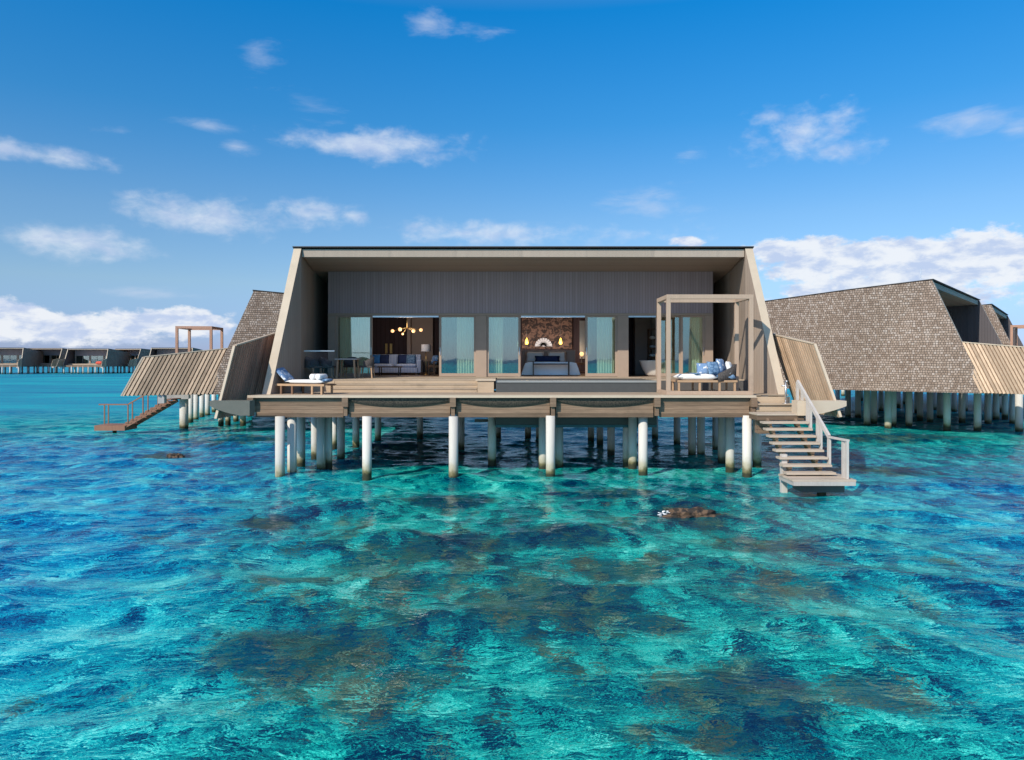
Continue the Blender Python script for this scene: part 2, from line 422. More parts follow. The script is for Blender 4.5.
# ------------------------------------------------------------------ setting: the lagoon
def build_water():
    g_x = np.arange(-42, 46.01, .17); g_y = np.arange(2.0, 56.01, .17)
    X, Y = np.meshgrid(g_x, g_y); ny, nx = X.shape
    rng = np.random.default_rng(4)
    Z = np.zeros_like(X)
    for i in range(34):
        lam = .55 * (1.075 ** i); th = R(68) + rng.normal(0, .45)
        k = 2 * np.pi / lam; ph = rng.uniform(0, 6.28)
        amp = .0050 * lam ** .75
        arg = k * (np.cos(th) * X + np.sin(th) * Y) + ph + 1.3 * np.sin(.35 * X * rng.uniform(.5, 1.5) + ph) + 1.1 * np.sin(.3 * Y + 2 * ph)
        Z += amp * np.sin(arg)
    edge = np.minimum.reduce([X - g_x[0], g_x[-1] - X, Y - g_y[0] + 4, g_y[-1] - Y])
    Z *= np.clip(edge / 6, 0, 1)
    # reef patches on the bed, laid out in plan
    reef = np.zeros_like(X)
    def blob(px, py, wpx, hpx, k):
        nonlocal reef
        x, y = onwater(px, py); sx = wpx * y / F; sy = hpx * y * y / (F * H)
        r = np.sqrt(((X - x) / sx) ** 2 + ((Y - y) / sy) ** 2)
        reef = np.maximum(reef, k * np.clip(1.25 - r, 0, 1))
    for b in [(450, 501, 55, 7, 1), (690, 514, 44, 15, 1), (620, 494, 50, 6, .8), (440, 548, 120, 22, .75), (270, 522, 40, 9, .8), (300, 582, 60, 14, .7),
              (400, 582, 50, 12, .9), (555, 536, 70, 14, .85), (560, 605, 110, 36, .95), (610, 570, 70, 20, .7), (480, 560, 60, 14, .7), (660, 560, 50, 10, .7),
              (300, 650, 130, 40, .9), (380, 690, 80, 40, .7), (740, 690, 120, 44, .85), (880, 690, 70, 30, .7), (650, 620, 60, 12, .85), (700, 735, 160, 26, .6),
              (760, 545, 90, 16, .6), (820, 590, 110, 20, .55), (900, 650, 90, 16, .5), (960, 560, 80, 10, .5), (250, 440, 90, 7, .7), (170, 455, 40, 6, .7),
              (870, 470, 90, 8, .7), (900, 438, 120, 4, .7), (790, 500, 60, 6, .7), (130, 540, 60, 8, .4), (60, 700, 90, 24, .45), (400, 450, 60, 12, .8), (560, 492, 40, 4, .5), (470, 590, 330, 120, .44), (590, 510, 260, 34, .36), (790, 590, 200, 70, .36), (330, 690, 260, 70, .36), (330, 530, 150, 40, .34)]:
        blob(*b)
    # deeper, bluer water to the left and to the right of the villa
    lane = np.clip((-X - 1.5 - .08 * Y) / 6, 0, 1) * np.clip((40 - Y) / 10, 0, 1) * .85 + np.clip((X - 3.0 - .12 * Y) / 7, 0, 1) * np.clip((34 - Y) / 14, 0, 1) * .8
    verts = np.stack([X, Y, Z], -1).reshape(-1, 3)
    idx = np.arange(nx * ny).reshape(ny, nx)
    quads = np.stack([idx[:-1, :-1], idx[:-1, 1:], idx[1:, 1:], idx[1:, :-1]], -1).reshape(-1, 4)
    x0, x1, y0, y1 = g_x[0], g_x[-1], g_y[0], g_y[-1]; B = 9000
    ring = [(-B, -B, 0), (B, -B, 0), (B, B, 0), (-B, B, 0), (x0, y0, 0), (x1, y0, 0), (x1, y1, 0), (x0, y1, 0)]
    rq = [(0, 1, 5, 4), (1, 2, 6, 5), (2, 3, 7, 6), (3, 0, 4, 7)]
    o = len(verts); verts = np.vstack([verts, np.array(ring)])
    quads = np.vstack([quads, np.array(rq) + o])
    me = bpy.data.meshes.new('water'); me.vertices.add(len(verts)); me.vertices.foreach_set('co', verts.astype(np.float32).ravel())
    me.loops.add(quads.size); me.loops.foreach_set('vertex_index', quads.astype(np.int32).ravel())
    me.polygons.add(len(quads)); me.polygons.foreach_set('loop_start', np.arange(0, quads.size, 4, dtype=np.int32))
    me.update(calc_edges=True)
    sm = np.ones(len(quads), dtype=bool); sm[-4:] = False
    me.polygons.foreach_set('use_smooth', sm)
    for nm, arr in (('reef', reef), ('lane', lane)):
        a = me.attributes.new(nm, 'FLOAT', 'POINT')
        a.data.foreach_set('value', np.concatenate([arr.ravel(), np.zeros(8)]).astype(np.float32))
    ob = bpy.data.objects.new('water', me); COL.objects.link(ob); tag(ob, kind='structure')
    m, g, b, out = new_mat('lagoon_water'); g.n.remove(b)
    P = g.new('ShaderNodeNewGeometry').outputs['Position']
    reef_a = g.new('ShaderNodeAttribute', attribute_name='reef').outputs['Fac']
    lane_a = g.new('ShaderNodeAttribute', attribute_name='lane').outputs['Fac']
    # ripples
    r0 = g.noise(g.mapping(P, rot=(0, 0, R(-22)), scale=(.45, 1.2, 1)), .62, 2, .5, .3)
    r1 = g.noise(g.mapping(P, rot=(0, 0, R(-18)), scale=(.5, 1.15, 1)), 1.7, 2, .5, .5)
    r2 = g.noise(g.mapping(P, rot=(0, 0, R(-28)), scale=(.5, 1.1, 1)), 4.6, 3, .55, .5)
    r3 = g.noise(g.mapping(P, rot=(0, 0, R(8)), scale=(.7, 1.1, 1)), 12, 2, .5)
    hgt = g.m('ADD', g.m('ADD', g.m('MULTIPLY', r0, .07), g.m('MULTIPLY', r1, .065)), g.m('ADD', g.m('MULTIPLY', r2, .042), g.m('MULTIPLY', r3, .012)))
    far = g.step(g.vm('LENGTH', P), 36, 70)
    hgt = g.m('MULTIPLY', hgt, g.m('ADD', 1, g.m('MULTIPLY', far, 2.5)))
    bn = g.new('ShaderNodeBump'); bn.inputs['Strength'].default_value = .6; bn.inputs['Distance'].default_value = 1.0
    g.l.new(hgt, bn.inputs['Height'])
    # the tilted facets bend what is seen of the bed
    nsep = g.new('ShaderNodeSeparateXYZ'); g.l.new(bn.outputs[0], nsep.inputs[0])
    bend = g.new('ShaderNodeCombineXYZ'); g.l.new(nsep.outputs[0], bend.inputs[0]); g.l.new(nsep.outputs[1], bend.inputs[1])
    Q = g.vm('ADD', P, g.vm('SCALE', bend.outputs[0], scale=1.9))
    Q = g.vm('ADD', Q, g.vm('SCALE', g.vm('SUBTRACT', g.noise(P, 1.6, 3, .6, col=True), (.5, .5, .5)), scale=.3))
    Q = g.mapping(Q, scale=(1, .42, 1))
    sx_, sy_ = nsep.outputs[0], nsep.outputs[1]
    def dev(n, k): return g.m('MULTIPLY', g.m('SUBTRACT', n, .5), k)
    def cells(sc):                                       # lumps of coral and rubble on the bed
        v = g.new('ShaderNodeTexVoronoi', feature='SMOOTH_F1'); g.l.new(Q, v.inputs['Vector']); v.inputs['Scale'].default_value = sc
        v.inputs['Smoothness'].default_value = .35
        sp = g.new('ShaderNodeSeparateXYZ'); g.l.new(v.outputs['Color'], sp.inputs[0]); return sp.outputs[0], sp.outputs[1]
    c1, c1b = cells(1.15); c2, c2b = cells(3.1); c3, c3b = cells(7.5)
    big = g.noise(Q, .2, 4, .6)
    mid = g.noise(Q, .75, 6, .68); fine = g.noise(Q, 3.4, 5, .74); tiny = g.noise(Q, 9, 4, .72, .8); grit = g.noise(Q, 21, 3, .75)
    tone = g.m('ADD', g.m('ADD', g.m('ADD', dev(big, .8), dev(mid, .9)), g.m('ADD', g.m('ADD', dev(fine, 2.1), dev(tiny, 2.1)), g.m('ADD', dev(grit, 1.0), dev(c1, .2)))),
               g.m('ADD', g.m('ADD', dev(c2, .20), dev(c3, .20)), g.m('ADD', .535, g.m('MULTIPLY', sy_, 1.0))))
    tone = g.m('SUBTRACT', tone, g.m('MULTIPLY', lane_a, .02))
    depth = g.ramp(tone, [(.04, (.0, .018, .055)), (.21, (.0, .060, .105)), (.37, (.0, .17, .185)), (.52, (.003, .30, .265)), (.71, (.010, .48, .39)), (.90, (.05, .70, .56)), (1, (.22, .86, .70))])
    bluer = g.ramp(tone, [(.04, (.0, .016, .10)), (.24, (.0, .050, .22)), (.42, (.0, .14, .38)), (.58, (.0, .26, .49)), (.76, (.004, .42, .58)), (.94, (.03, .62, .72)), (1, (.18, .80, .82))])
    col = g.mix(lane_a, depth, bluer)
    # coral heads: broken patches, brown and olive on navy
    cn = g.noise(Q, 1.5, 7, .80); cf = g.noise(Q, 5.0, 6, .78)
    rk = g.step(g.m('ADD', g.m('SUBTRACT', g.m('MULTIPLY', reef_a, 1.75), g.m('ADD', .26, g.m('MULTIPLY', lane_a, .14))), g.m('ADD', dev(cn, 3.4), g.m('ADD', dev(cells(3.2)[0], .45), g.m('ADD', dev(c2b, .35), dev(tiny, 1.6))))), .28, .62)
    coral = g.ramp(g.m('ADD', g.m('ADD', g.m('ADD', .475, dev(c2, .36)), g.m('ADD', dev(cf, 1.5), dev(c3b, .32))), g.m('ADD', dev(mid, .9), g.m('MULTIPLY', sy_, .35))),
                   [(.16, (.0, .010, .032)), (.34, (.0, .026, .080)), (.45, (.002, .052, .075)), (.54, (.018, .052, .042)), (.65, (.048, .056, .034)), (.76, (.13, .105, .055)), (.83, (.15, .30, .20)), (.95, (.05, .55, .46))])
    col = g.mix(g.m('MULTIPLY', rk, .85), col, coral)
    # open lagoon far off: even turquoise with blue bands
    fn = g.m('ADD', g.noise(g.mapping(P, scale=(.3, 1.5, 1)), .06, 6, .65), g.m('MULTIPLY', sy_, .25))
    farc = g.ramp(g.step(fn, .32, .68), [(0, (.0, .12, .27)), (.45, (.0, .26, .37)), (1, (.0, .42, .46))])
    deep = g.step(g.vm('LENGTH', P), 320, 900)
    farc = g.mix(deep, farc, (.0, .05, .17))
    col = g.mix(far, col, farc)
    df = g.new('ShaderNodeBsdfDiffuse'); g.l.new(col, df.inputs[0])
    gl = g.new('ShaderNodeBsdfGlossy'); g.l.new(g.m('ADD', .05, g.m('MULTIPLY', far, .22)), gl.inputs['Roughness']); g.l.new(bn.outputs[0], gl.inputs['Normal'])
    fr = g.new('ShaderNodeFresnel'); fr.inputs[0].default_value = 1.33; g.l.new(bn.outputs[0], fr.inputs['Normal'])
    mx = g.new('ShaderNodeMixShader'); g.l.new(g.m('MINIMUM', g.m('MULTIPLY', fr.outputs[0], g.m('SUBTRACT', .74, g.m('MULTIPLY', far, .22))), g.m('SUBTRACT', .5, g.m('MULTIPLY', far, .2))), mx.inputs[0])
    g.l.new(df.outputs[0], mx.inputs[1]); g.l.new(gl.outputs[0], mx.inputs[2]); g.l.new(mx.outputs[0], out.inputs[0])
    me.materials.append(m)
build_water()

# ------------------------------------------------------------------ villas
# villa frame: x to the right as seen from its front, y into its depth, 0 at the front roof edge; z above the water
ZR, SL, ZB, DEP = 7.79, .086, 2.15, 13.0
def shell(root, hw=7.92, splay=.62, flare=.42, fwd=2.35, lining='lining'):
    T = .27
    for sg in (-1, 1):
        mb = MB()
        def w(x, y, z): return (sg * x, y, z)
        y1, y2 = 3.8, DEP
        zt = lambda y: ZR - .06 - SL * max(y, 0)
        I = {'a': w(hw, 0, zt(0)), 'b': w(hw + flare, -fwd, ZB), 'c': w(hw, 0, ZB), 'd': w(hw + splay, y1, zt(y1)), 'e': w(hw + splay, y1, ZB),
             'f': w(hw + splay, y2, zt(y2)), 'g': w(hw + splay, y2, ZB)}
        O = {'a': w(hw + T, 0, zt(0)), 'b': w(hw + flare + T, -fwd, ZB), 'c': w(hw + splay + T, 0, ZB), 'd': w(hw + splay + T, y1, zt(y1)),
             'e': w(hw + splay + T, y1, ZB), 'f': w(hw + splay + T, y2, zt(y2)), 'g': w(hw + splay + T, y2, ZB)}
        V = [I[k] for k in 'abcdefg']; U = [O[k] for k in 'abcdefg']
        a, b, c, dd, e, f, gg = range(7)
        fl = [(a, b, c), (a, c, e, dd), (dd, e, gg, f)]
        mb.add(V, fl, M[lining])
        mb.add(U, fl, M['shingle'])
        def strip(p, q, m): mb.add([I[p], I[q], O[q], O[p]], [(0, 1, 2, 3)], m)
        strip('a', 'b', M['edge']); strip('a', 'd', M['roof']); strip('d', 'f', M['roof']); strip('f', 'g', M['shingle'])
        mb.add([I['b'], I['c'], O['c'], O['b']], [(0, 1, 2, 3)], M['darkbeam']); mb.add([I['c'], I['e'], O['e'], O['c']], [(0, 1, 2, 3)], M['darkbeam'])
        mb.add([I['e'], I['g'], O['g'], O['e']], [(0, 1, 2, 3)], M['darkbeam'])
        mb.build('side_wall', root)
    mb = MB()
    xo = hw + T + .03
    zs = lambda y: ZR - SL * y
    # roof sheet
    pl = [(-xo, -.06), (xo, -.06), (xo + splay, 3.8), (xo + splay, DEP + .1), (-xo - splay, DEP + .1), (-xo - splay, 3.8)]
    n = len(pl)
    mb.add([(x, y, zs(y) - .032) for x, y in pl] + [(x, y, zs(y)) for x, y in pl],
           [tuple(range(n))[::-1], tuple(range(n, 2 * n))] + [(i, (i + 1) % n, n + (i + 1) % n, n + i) for i in range(n)], M['roof'])
    mb.build('roof', root)
    mb = MB(); mb.box(-hw + .012, hw - .012, .06, .30, ZR - .36, ZR - .085, M['fascia']); mb.build('roof_fascia', root)
    mb = MB()
    sp = [(-hw + .01, .31, ZR - .345), (hw - .01, .31, ZR - .345), (hw + splay - .01, 3.9, ZR - .43), (-hw - splay + .01, 3.9, ZR - .43)]
    mb.hexa([Vector(p) for p in sp] + [Vector(p) + Vector((0, 0, .04)) for p in sp], M['soffit'])
    sp = [(-hw - splay + .01, 3.91, ZR - .43), (hw + splay - .01, 3.91, ZR - .43), (hw + splay - .01, 9.5, 6.72), (-hw - splay + .01, 9.5, 6.72)]
    mb.hexa([Vector(p) for p in sp] + [Vector(p) + Vector((0, 0, .04)) for p in sp], M['soffit'])
    mb.build('soffit', root)
    mb = MB(); mb.box(-hw - splay + .03, hw + splay - .03, DEP - .25, DEP - .03, 2.9, ZR - SL * DEP - .1, M['shingle']); mb.build('rear_wall', root)

def screen(root, sg, bb, bf, tf, tb, pitch, m, wdt=.085, name='privacy_screen', back=None):
    """slatted screen between four corners: bottom back, bottom front, top front, top back"""
    mb = MB()
    bb, bf, tf, tb = (Vector(p) for p in (bb, bf, tf, tb))
    n = int((bf - bb).length / pitch)
    for i in range(n + 1):
        t = i / n; a = bb.lerp(bf, t); b = tb.lerp(tf, t)
        nrm = (bf - bb).cross(tb - bb).normalized()
        mb.beam(a, b, .05, wdt, m, up=(bf - bb).normalized())
    off = Vector((sg * (.06 if not back else -.11), 0, 0))
    mb.beam(bb.lerp(tb, .12) + off, bf.lerp(tf, .12) + off, .06, .09, m)
    mb.beam(bb.lerp(tb, .85) + off, bf.lerp(tf, .85) + off, .06, .09, m)
    if back:                                             # boarded behind the slats
        k = Vector((sg * -.05, 0, 0)); k2 = Vector((sg * -.075, 0, 0)); e = (bf - bb) * .01; qd = [bb + e, bf - e, tf - e, tb + e]
        mb.hexa([q + k for q in qd] + [q + k2 for q in qd], back)
    o = mb.build(name, root)
    cp = MB(); cp.beam(tb + Vector((0, 0, .02)), tf + Vector((0, 0, .02)), .09, .045, M['edge']); cp.beam(bf + (bf - bb).normalized() * .07, tf + (bf - bb).normalized() * .07, .075, .06, M['edge'], up=(0, 1, 0))
    cp.build('screen_trim', o)
    return o

def pile(root, x, y, top, r=.148, inv=None):
    mb = MB(); lx, ly = (x, y)
    mb.tube([(lx, ly, -1.2), (lx, ly, top)], r, M['pile'], 16); return mb.build('pile', root)

# ---- the main villa
VX, VY = .4, 25.7
villa = thing('overwater_villa', 'large brown timber water villa in the middle, open front facing the viewer', 'villa', (VX, VY, 0))
shell(villa)
def vbox(mb, x0, x1, y0, y1, z0, z1, m): mb.box(x0 - VX, x1 - VX, y0 - VY, y1 - VY, z0, z1, m)      # world numbers into the villa's frame
FY, FZ, DZ = 29.5, 3.05, 2.62
fx = lambda px: wx(px, FY)
# facade cladding above and pillars between the doors
mb = MB(); vbox(mb, fx(328), fx(713), FY, FY + .2, 5.66, 7.36, M['clad']); mb.build('facade_cladding', villa)
mb = MB(); vbox(mb, fx(328), fx(713), FY - .025, FY + .2, 5.56, 5.655, M['frame']); mb.build('door_lintel', villa)
for a, b in ((328, 335.5), (476, 486.5), (617.5, 628.5), (705, 713)):
    mb = MB(); vbox(mb, fx(a), fx(b), FY - .012, FY + .25, FZ, 5.555, M['frame']); mb.build('door_pillar', villa)
for a, b in ((372.5, 438.5), (521, 585), (628.7, 656)):
    mb = MB(); vbox(mb, fx(a), fx(b), FY + .02, FY + .10, 5.49, 5.555, M['steel']); mb.build('blind_track', villa)
def slider(p0, p1, y, rail=.10, stile=.09, handle=None):
    x0, x1 = fx(p0), fx(p1)
    o = MB(); z0, z1 = FZ + .015, 5.555
    vbox(o, x0, x0 + stile, y, y + .06, z0, z1, M['frame']); vbox(o, x1 - stile, x1, y, y + .06, z0, z1, M['frame'])
    vbox(o, x0 + stile, x1 - stile, y, y + .06, z0, z0 + rail + .03, M['frame']); vbox(o, x0 + stile, x1 - stile, y, y + .06, z1 - .06, z1, M['frame'])
    f = o.build('sliding_door', villa)
    q = MB(); vbox(q, x0 + stile - .02, x1 - stile + .02, y + .025, y + .035, z0 + rail, z1 - .04, M['glass']); q.build('pane', f)
    if handle:
        h = MB(); hx = x0 + .045 if handle < 0 else x1 - .045
        vbox(h, hx - .012, hx + .012, y - .03, y - .004, 3.95, 4.25, M['steel']); h.build('handle', f)
slider(335.5, 372, FY + .05, handle=1); slider(439, 476, FY + .05, handle=-1)
slider(486.5, 520.5, FY + .05, handle=1); slider(585.5, 617.5, FY + .05, handle=-1)
slider(656.5, 682, FY + .13); slider(681, 705, FY + .05, handle=1)
# floors, terrace, steps
mb = MB()
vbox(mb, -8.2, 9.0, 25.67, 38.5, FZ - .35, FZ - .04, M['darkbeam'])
for i in range(27):                                    # terrace boards run along the front
    y0 = 25.6 + i * .147
    if y0 < 28.35:
        vbox(mb, -7.45, -.62, y0, y0 + .14, FZ - .038, FZ, M['deck'])
        vbox(mb, 5.05, 8.3, y0, y0 + .14, FZ - .038, FZ, M['deck'])
    else: vbox(mb, -7.45, 8.3, y0, y0 + .14, FZ - .038, FZ, M['deck'])
mb.build('terrace', villa)
mb = MB()
for k in range(3):
    mb = MB()
    y = 25.0 + .3 * k; z = DZ + .1433 * (k + 1)
    vbox(mb, -6.3, -1.22, y + .012, y + (.32 if k < 2 else .03), z - .142, z - .04, M['rise'])
    if k < 2: vbox(mb, -6.3, -1.22, y - .012, y + .295, z - .038, z, M['deck'])
    mb.build('terrace_step', villa)
mb = MB(); vbox(mb, -7.45, -6.31, 25.60, 25.66, DZ, FZ - .04, M['rise']); mb.build('terrace_riser', villa)
mb = MB(); vbox(mb, 5.06, 8.6, 25.52, 25.59, DZ, FZ - .04, M['darkbeam']); mb.build('terrace_riser', villa)
mb = MB(); vbox(mb, -1.20, -.63, 24.95, 25.6, DZ, FZ - .03, M['rise']); vbox(mb, -1.26, -.57, 24.90, 25.62, FZ - .028, FZ + .03, M['edge']); mb.build('step_plinth', villa)
# pool
mb = MB()
vbox(mb, -.56, 5.03, 25.0, 25.16, 1.5, 2.96, M['stone']); vbox(mb, -.56, -.42, 25.17, 28.3, 1.5, 2.95, M['stone']); vbox(mb, 4.9, 5.03, 25.17, 28.3, 1.5, 2.95, M['stone'])
vbox(mb, -.4, 4.88, 28.2, 28.34, 1.5, 2.95, M['stone']); vbox(mb, -.56, 5.03, 25.0, 28.34, 1.4, 1.49, M['poolbed'])
pl = mb.build('pool', villa)
mb = MB(); vbox(mb, -.56, 5.03, 24.97, 25.2, 2.962, 3.03, M['coping']); mb.build('pool_coping', pl)
mb = MB(); vbox(mb, -.4, 4.88, 25.22, 28.19, 2.9, 2.985, M['pool']); mb.build('pool_water', pl)
# lower deck
DY = 22.9
deck = MB()
nb = 16
for i in range(nb):
    y0 = DY + .04 + i * (2.7 / nb); vbox(deck, -8.35, 7.75, y0, y0 + 2.7 / nb - .008, DZ - .04, DZ, M['deck'])
    if y0 > 23.3: vbox(deck, 7.76, 9.0, y0, y0 + 2.7 / nb - .008, DZ - .04, DZ, M['deck'])
vbox(deck, -8.2, 7.7, 23.2, 25.5, 2.3, DZ - .05, M['darkbeam'])
deck_o = deck.build('lower_deck', villa)
mb = MB(); vbox(mb, -8.4, 7.76, DY - .05, DY + .03, DZ - .075, DZ + .004, M['edge']); mb.build('deck_nosing', deck_o)
brk = [-8.3, wx(345.5, DY), wx(453, DY), wx(553, DY), wx(657, DY), 7.68]
for i in range(5):
    mb = MB(); a, b = brk[i] + .10, brk[i + 1] - .10
    for k in range(5):
        z1 = DZ - .10 - k * .122; yo = .16 + .004 * ((k * 7 + i * 3) % 3)
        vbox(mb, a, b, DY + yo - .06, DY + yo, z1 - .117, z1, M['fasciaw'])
    mb.build('deck_fascia', deck_o)
    if 0 < i < 4:                                       # sagging net under the nosing
        mb = MB(); n = 24; vs = []; fs = []
        for j in range(n + 1):
            t = j / n; x = a + (b - a) * t - VX; sag = .10 + .19 * (1 - (2 * t - 1) ** 2)
            for dy in (0, .02):
                vs += [(x, DY + .05 + dy - VY + .03 * math.sin(t * 3.14), DZ - .085), (x, DY + .045 + dy - VY + .03 * math.sin(t * 3.14), DZ - .085 - sag)]
        for j in range(n):
            q = j * 4; fs += [(q, q + 1, q + 5, q + 4), (q + 3, q + 2, q + 6, q + 7), (q + 1, q + 3, q + 7, q + 5)]
        mb.add(vs, fs, M['net'], True); mb.build('safety_net', deck_o)
for x in brk:
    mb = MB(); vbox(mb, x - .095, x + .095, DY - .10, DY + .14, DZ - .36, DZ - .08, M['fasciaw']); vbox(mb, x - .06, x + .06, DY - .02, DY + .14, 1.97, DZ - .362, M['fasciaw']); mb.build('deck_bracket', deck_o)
# beams under the deck
mb = MB()
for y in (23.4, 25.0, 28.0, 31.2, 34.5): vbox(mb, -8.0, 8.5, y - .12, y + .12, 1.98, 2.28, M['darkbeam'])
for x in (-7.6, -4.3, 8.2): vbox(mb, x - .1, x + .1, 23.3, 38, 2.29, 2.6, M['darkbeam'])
vbox(mb, -1.35, .2, 26.0, 26.12, 1.5, 1.6, M['darkbeam'])
mb.build('floor_beam', villa)
# piles, each found by where it meets the water
for px, py in [(280, 479), (367, 479), (453.5, 479), (550.5, 477.5), (643, 475.5), (747, 477), (292, 476), (301, 466), (315, 457.6), (321, 470), (328, 468.5), (334, 449), (341, 459),
               (356, 448), (461, 449), (492, 465), (543, 469), (559, 466), (591, 441), (600, 444), (611, 455), (627, 466.5), (632.5, 468.5), (655, 438.5), (677, 444), (692, 456.5),
               (701, 456.5), (716, 450), (722, 462.5), (730, 470), (757, 466.6), (498, 437), (528, 438), (539, 439), (378, 440), (420, 438)]:
    x, y = onwater(px, py)
    top = 1.97 if y < 24.9 or y > 29 else (1.39 if -.6 < x < 5.1 and 24.9 < y < 28.4 else 2.25)
    pile(villa, x - VX, y - VY, top)
# wing screens and their cantilever beams
so = screen(villa, -1, (-8.74 - VX, 24.8 - VY, 1.98), (-9.04 - VX, 22.05 - VY, 1.95), (-8.8 - VX, 22.9 - VY, 4.19), (-8.33 - VX, 25.3 - VY, 4.66), .15, M['slatgrey'], .115)
screen(villa, 1, (9.86 - VX, 24.8 - VY, 2.0), (10.03 - VX, 22.05 - VY, 2.0), (9.6 - VX, 22.9 - VY, 4.25), (9.14 - VX, 25.3 - VY, 4.64), .15, M['slat'], .12)
for sg, xa, xb in ((-1, -8.0, -9.22), (1, 8.7, 10.2)):
    mb = MB(); n = 8; vs = []
    for j in range(n + 1):
        t = j / n; x = xa + (xb - xa) * t - VX
        zb = 2.05 + .02 + .27 * max(0, (t - .25) / .75) ** 1.6 if t > .25 else 2.05
        for y in (21.95, 22.4): vs += [(x, y - VY, 2.50), (x, y - VY, zb)]
    fs = []
    for j in range(n):
        q = j * 4; fs += [(q, q + 1, q + 5, q + 4), (q + 2, q + 6, q + 7, q + 3), (q, q + 4, q + 6, q + 2), (q + 1, q + 3, q + 7, q + 5)]
    fs += [(0, 2, 3, 1), (n * 4, n * 4 + 1, n * 4 + 3, n * 4 + 2)]
    mb.add(vs, fs, M['edge'] if sg > 0 else M['shadebeam']); mb.build('outrigger_beam', villa)
# rooms
mb = MB()
def room(x0, x1, yb, side, back, ceil=5.9):
    vbox(mb, x0, x1, yb, yb + .1, FZ, ceil, back)
    vbox(mb, x0 - .1, x0, FY + .26, yb + .1, FZ, ceil, side); vbox(mb, x1, x1 + .1, FY + .26, yb + .1, FZ, ceil, side)
    vbox(mb, x0 - .1, x1 + .1, FY + .21, yb + .1, ceil, ceil + .1, M['ceil'])
    vbox(mb, x0, x1, FY, yb, FZ - .038, FZ + .004, M['floor'])
room(-7.35, -1.35, 35.2, M['wallin'], M['wallin'])
vbox(mb, wx(407, 34.6), wx(410.5, 34.6), 34.6, 35.19, FZ + .01, 5.89, M['wallin2']); vbox(mb, wx(412, 35.1), wx(433, 35.1), 35.0, 35.18, FZ + .01, 5.89, M['wallin2'])
room(-1.0, 4.4, 36.0, M['wallin'], M['wallin'])
room(4.75, 7.95, 34.0, M['wallin2'], M['wallin'])
vbox(mb, wx(635, 33.4), wx(651, 33.4), 33.4, 33.98, FZ + .01, 5.89, M['wallin2']); vbox(mb, wx(651.5, 33.2), wx(656, 33.2), 33.1, 33.98, FZ + .01, 5.89, M['ceil'])
mb.build('interior_wall', villa)
# glass balustrade on the terrace edge
mb = MB(); vbox(mb, -7.4, -6.35, 25.68, 25.692, FZ + .03, FZ + 1.0, M['clear']); bal = mb.build('glass_balustrade', villa)
mb = MB(); vbox(mb, -7.42, -6.33, 25.665, 25.705, FZ + 1.0, FZ + 1.03, M['steel']); mb.build('handrail', bal)

# ---- pergola
X0, X1, Y0, Y1, PZ = 5.06, 7.73, 23.3, 24.8, 5.86
perg = thing('pergola', 'open timber pergola frame over the daybed on the main deck', 'pergola', ((X0 + X1) / 2, (Y0 + Y1) / 2, DZ))
def pbox(x0, x1, y0, y1, z0, z1, nm, ox, oy, root=perg, m=None):
    b = MB(); b.box(x0 - ox, x1 - ox, y0 - oy, y1 - oy, z0 - DZ, z1 - DZ, m or M['post']); return b.build(nm, root, bevel=.006)
ox, oy = (X0 + X1) / 2, (Y0 + Y1) / 2
w = .065
for x in (X0, X1):
    for y in (Y0, Y1): pbox(x - w, x + w, y - w, y + w, DZ + .12 if y == Y0 else DZ, PZ - .14, 'post', ox, oy)
for y in (Y0, Y1): pbox(X0 - w, X1 + w, y - w, y + w, PZ - .14, PZ, 'top_beam', ox, oy)
for x in (X0, X1): pbox(x - w, x + w, Y0 + w, Y1 - w, PZ - .138, PZ - .002, 'top_beam', ox, oy)
pbox(X0 - w, X1 + w, Y0 - w, Y0 + w, DZ, DZ + .12, 'sill', ox, oy)
pbox(X0 - w, X0 + w, Y0 + w, Y1 - w, DZ, DZ + .118, 'sill', ox, oy)
pbox(X0 + w, X1 - w, Y0 + w + .01, Y1 - .08, DZ + .002, DZ + .09, 'platform', ox, oy, m=M['deck'])

# ---- daybed with cushions
bx, by, bz = 6.4, 24.05, DZ + .09
bed = thing('daybed', 'low teak daybed with white mattress and dark woven back under the pergola', 'daybed', (bx, by, bz))
mb = MB(); mb.box(-.98, .98, -.5, .5, .30, .37, M['teak']); mb.build('frame', bed, bevel=.01)
for x in (-.93, -.25, .4, .9):
    for y in (-.45, .45): q = MB(); q.box(x - .03, x + .03, y - .03, y + .03, 0, .3, M['teak']); q.build('leg', bed)
mb = MB(); mb.cushion((-.30, 0, .47), 1.32, .98, .2, M['white'], p=.12); mb.build('mattress', bed)
mb = MB(); mb.cushion((.66, 0, .47), .62, .98, .2, M['slateblue'], p=.12); mb.build('seat_pad', bed)
mb = MB(); n = 14; vs = []; fs = []
for j in range(n + 1):
    a = -1.5 + 3.0 * j / n; x = .28 + .78 * math.cos(a); y = .53 * math.sin(a); hh = .56 + .34 * max(0, math.cos(a))
    for r, z in ((1, .33), (1.04, hh), (.95, hh), (.93, .33)): vs.append((.28 + (x - .28) * r, y * r, z))
for j in range(n):
    q = j * 4
    for k in range(4): fs.append((q + k, q + (k + 1) % 4, q + 4 + (k + 1) % 4, q + 4 + k))
fs += [(0, 1, 2, 3), (n * 4 + 3, n * 4 + 2, n * 4 + 1, n * 4)]
mb.add(vs, fs, M['wicker'], True); mb.build('woven_back', bed)
def pillow(x, y, z, s, m, tilt, rz, label, name='cushion', t=.16, group=None, sy=None):
    mb = MB(); rot = Matrix.Rotation(rz, 3, 'Z') @ Matrix.Rotation(R(90) - tilt, 3, 'X')
    mb.cushion((0, 0, 0), s, sy or s, t, m, rot); o = mb.build(name, None, (x, y, z)); return tag(o, label, 'cushion', group)
G1 = 'cushions on the daybed'
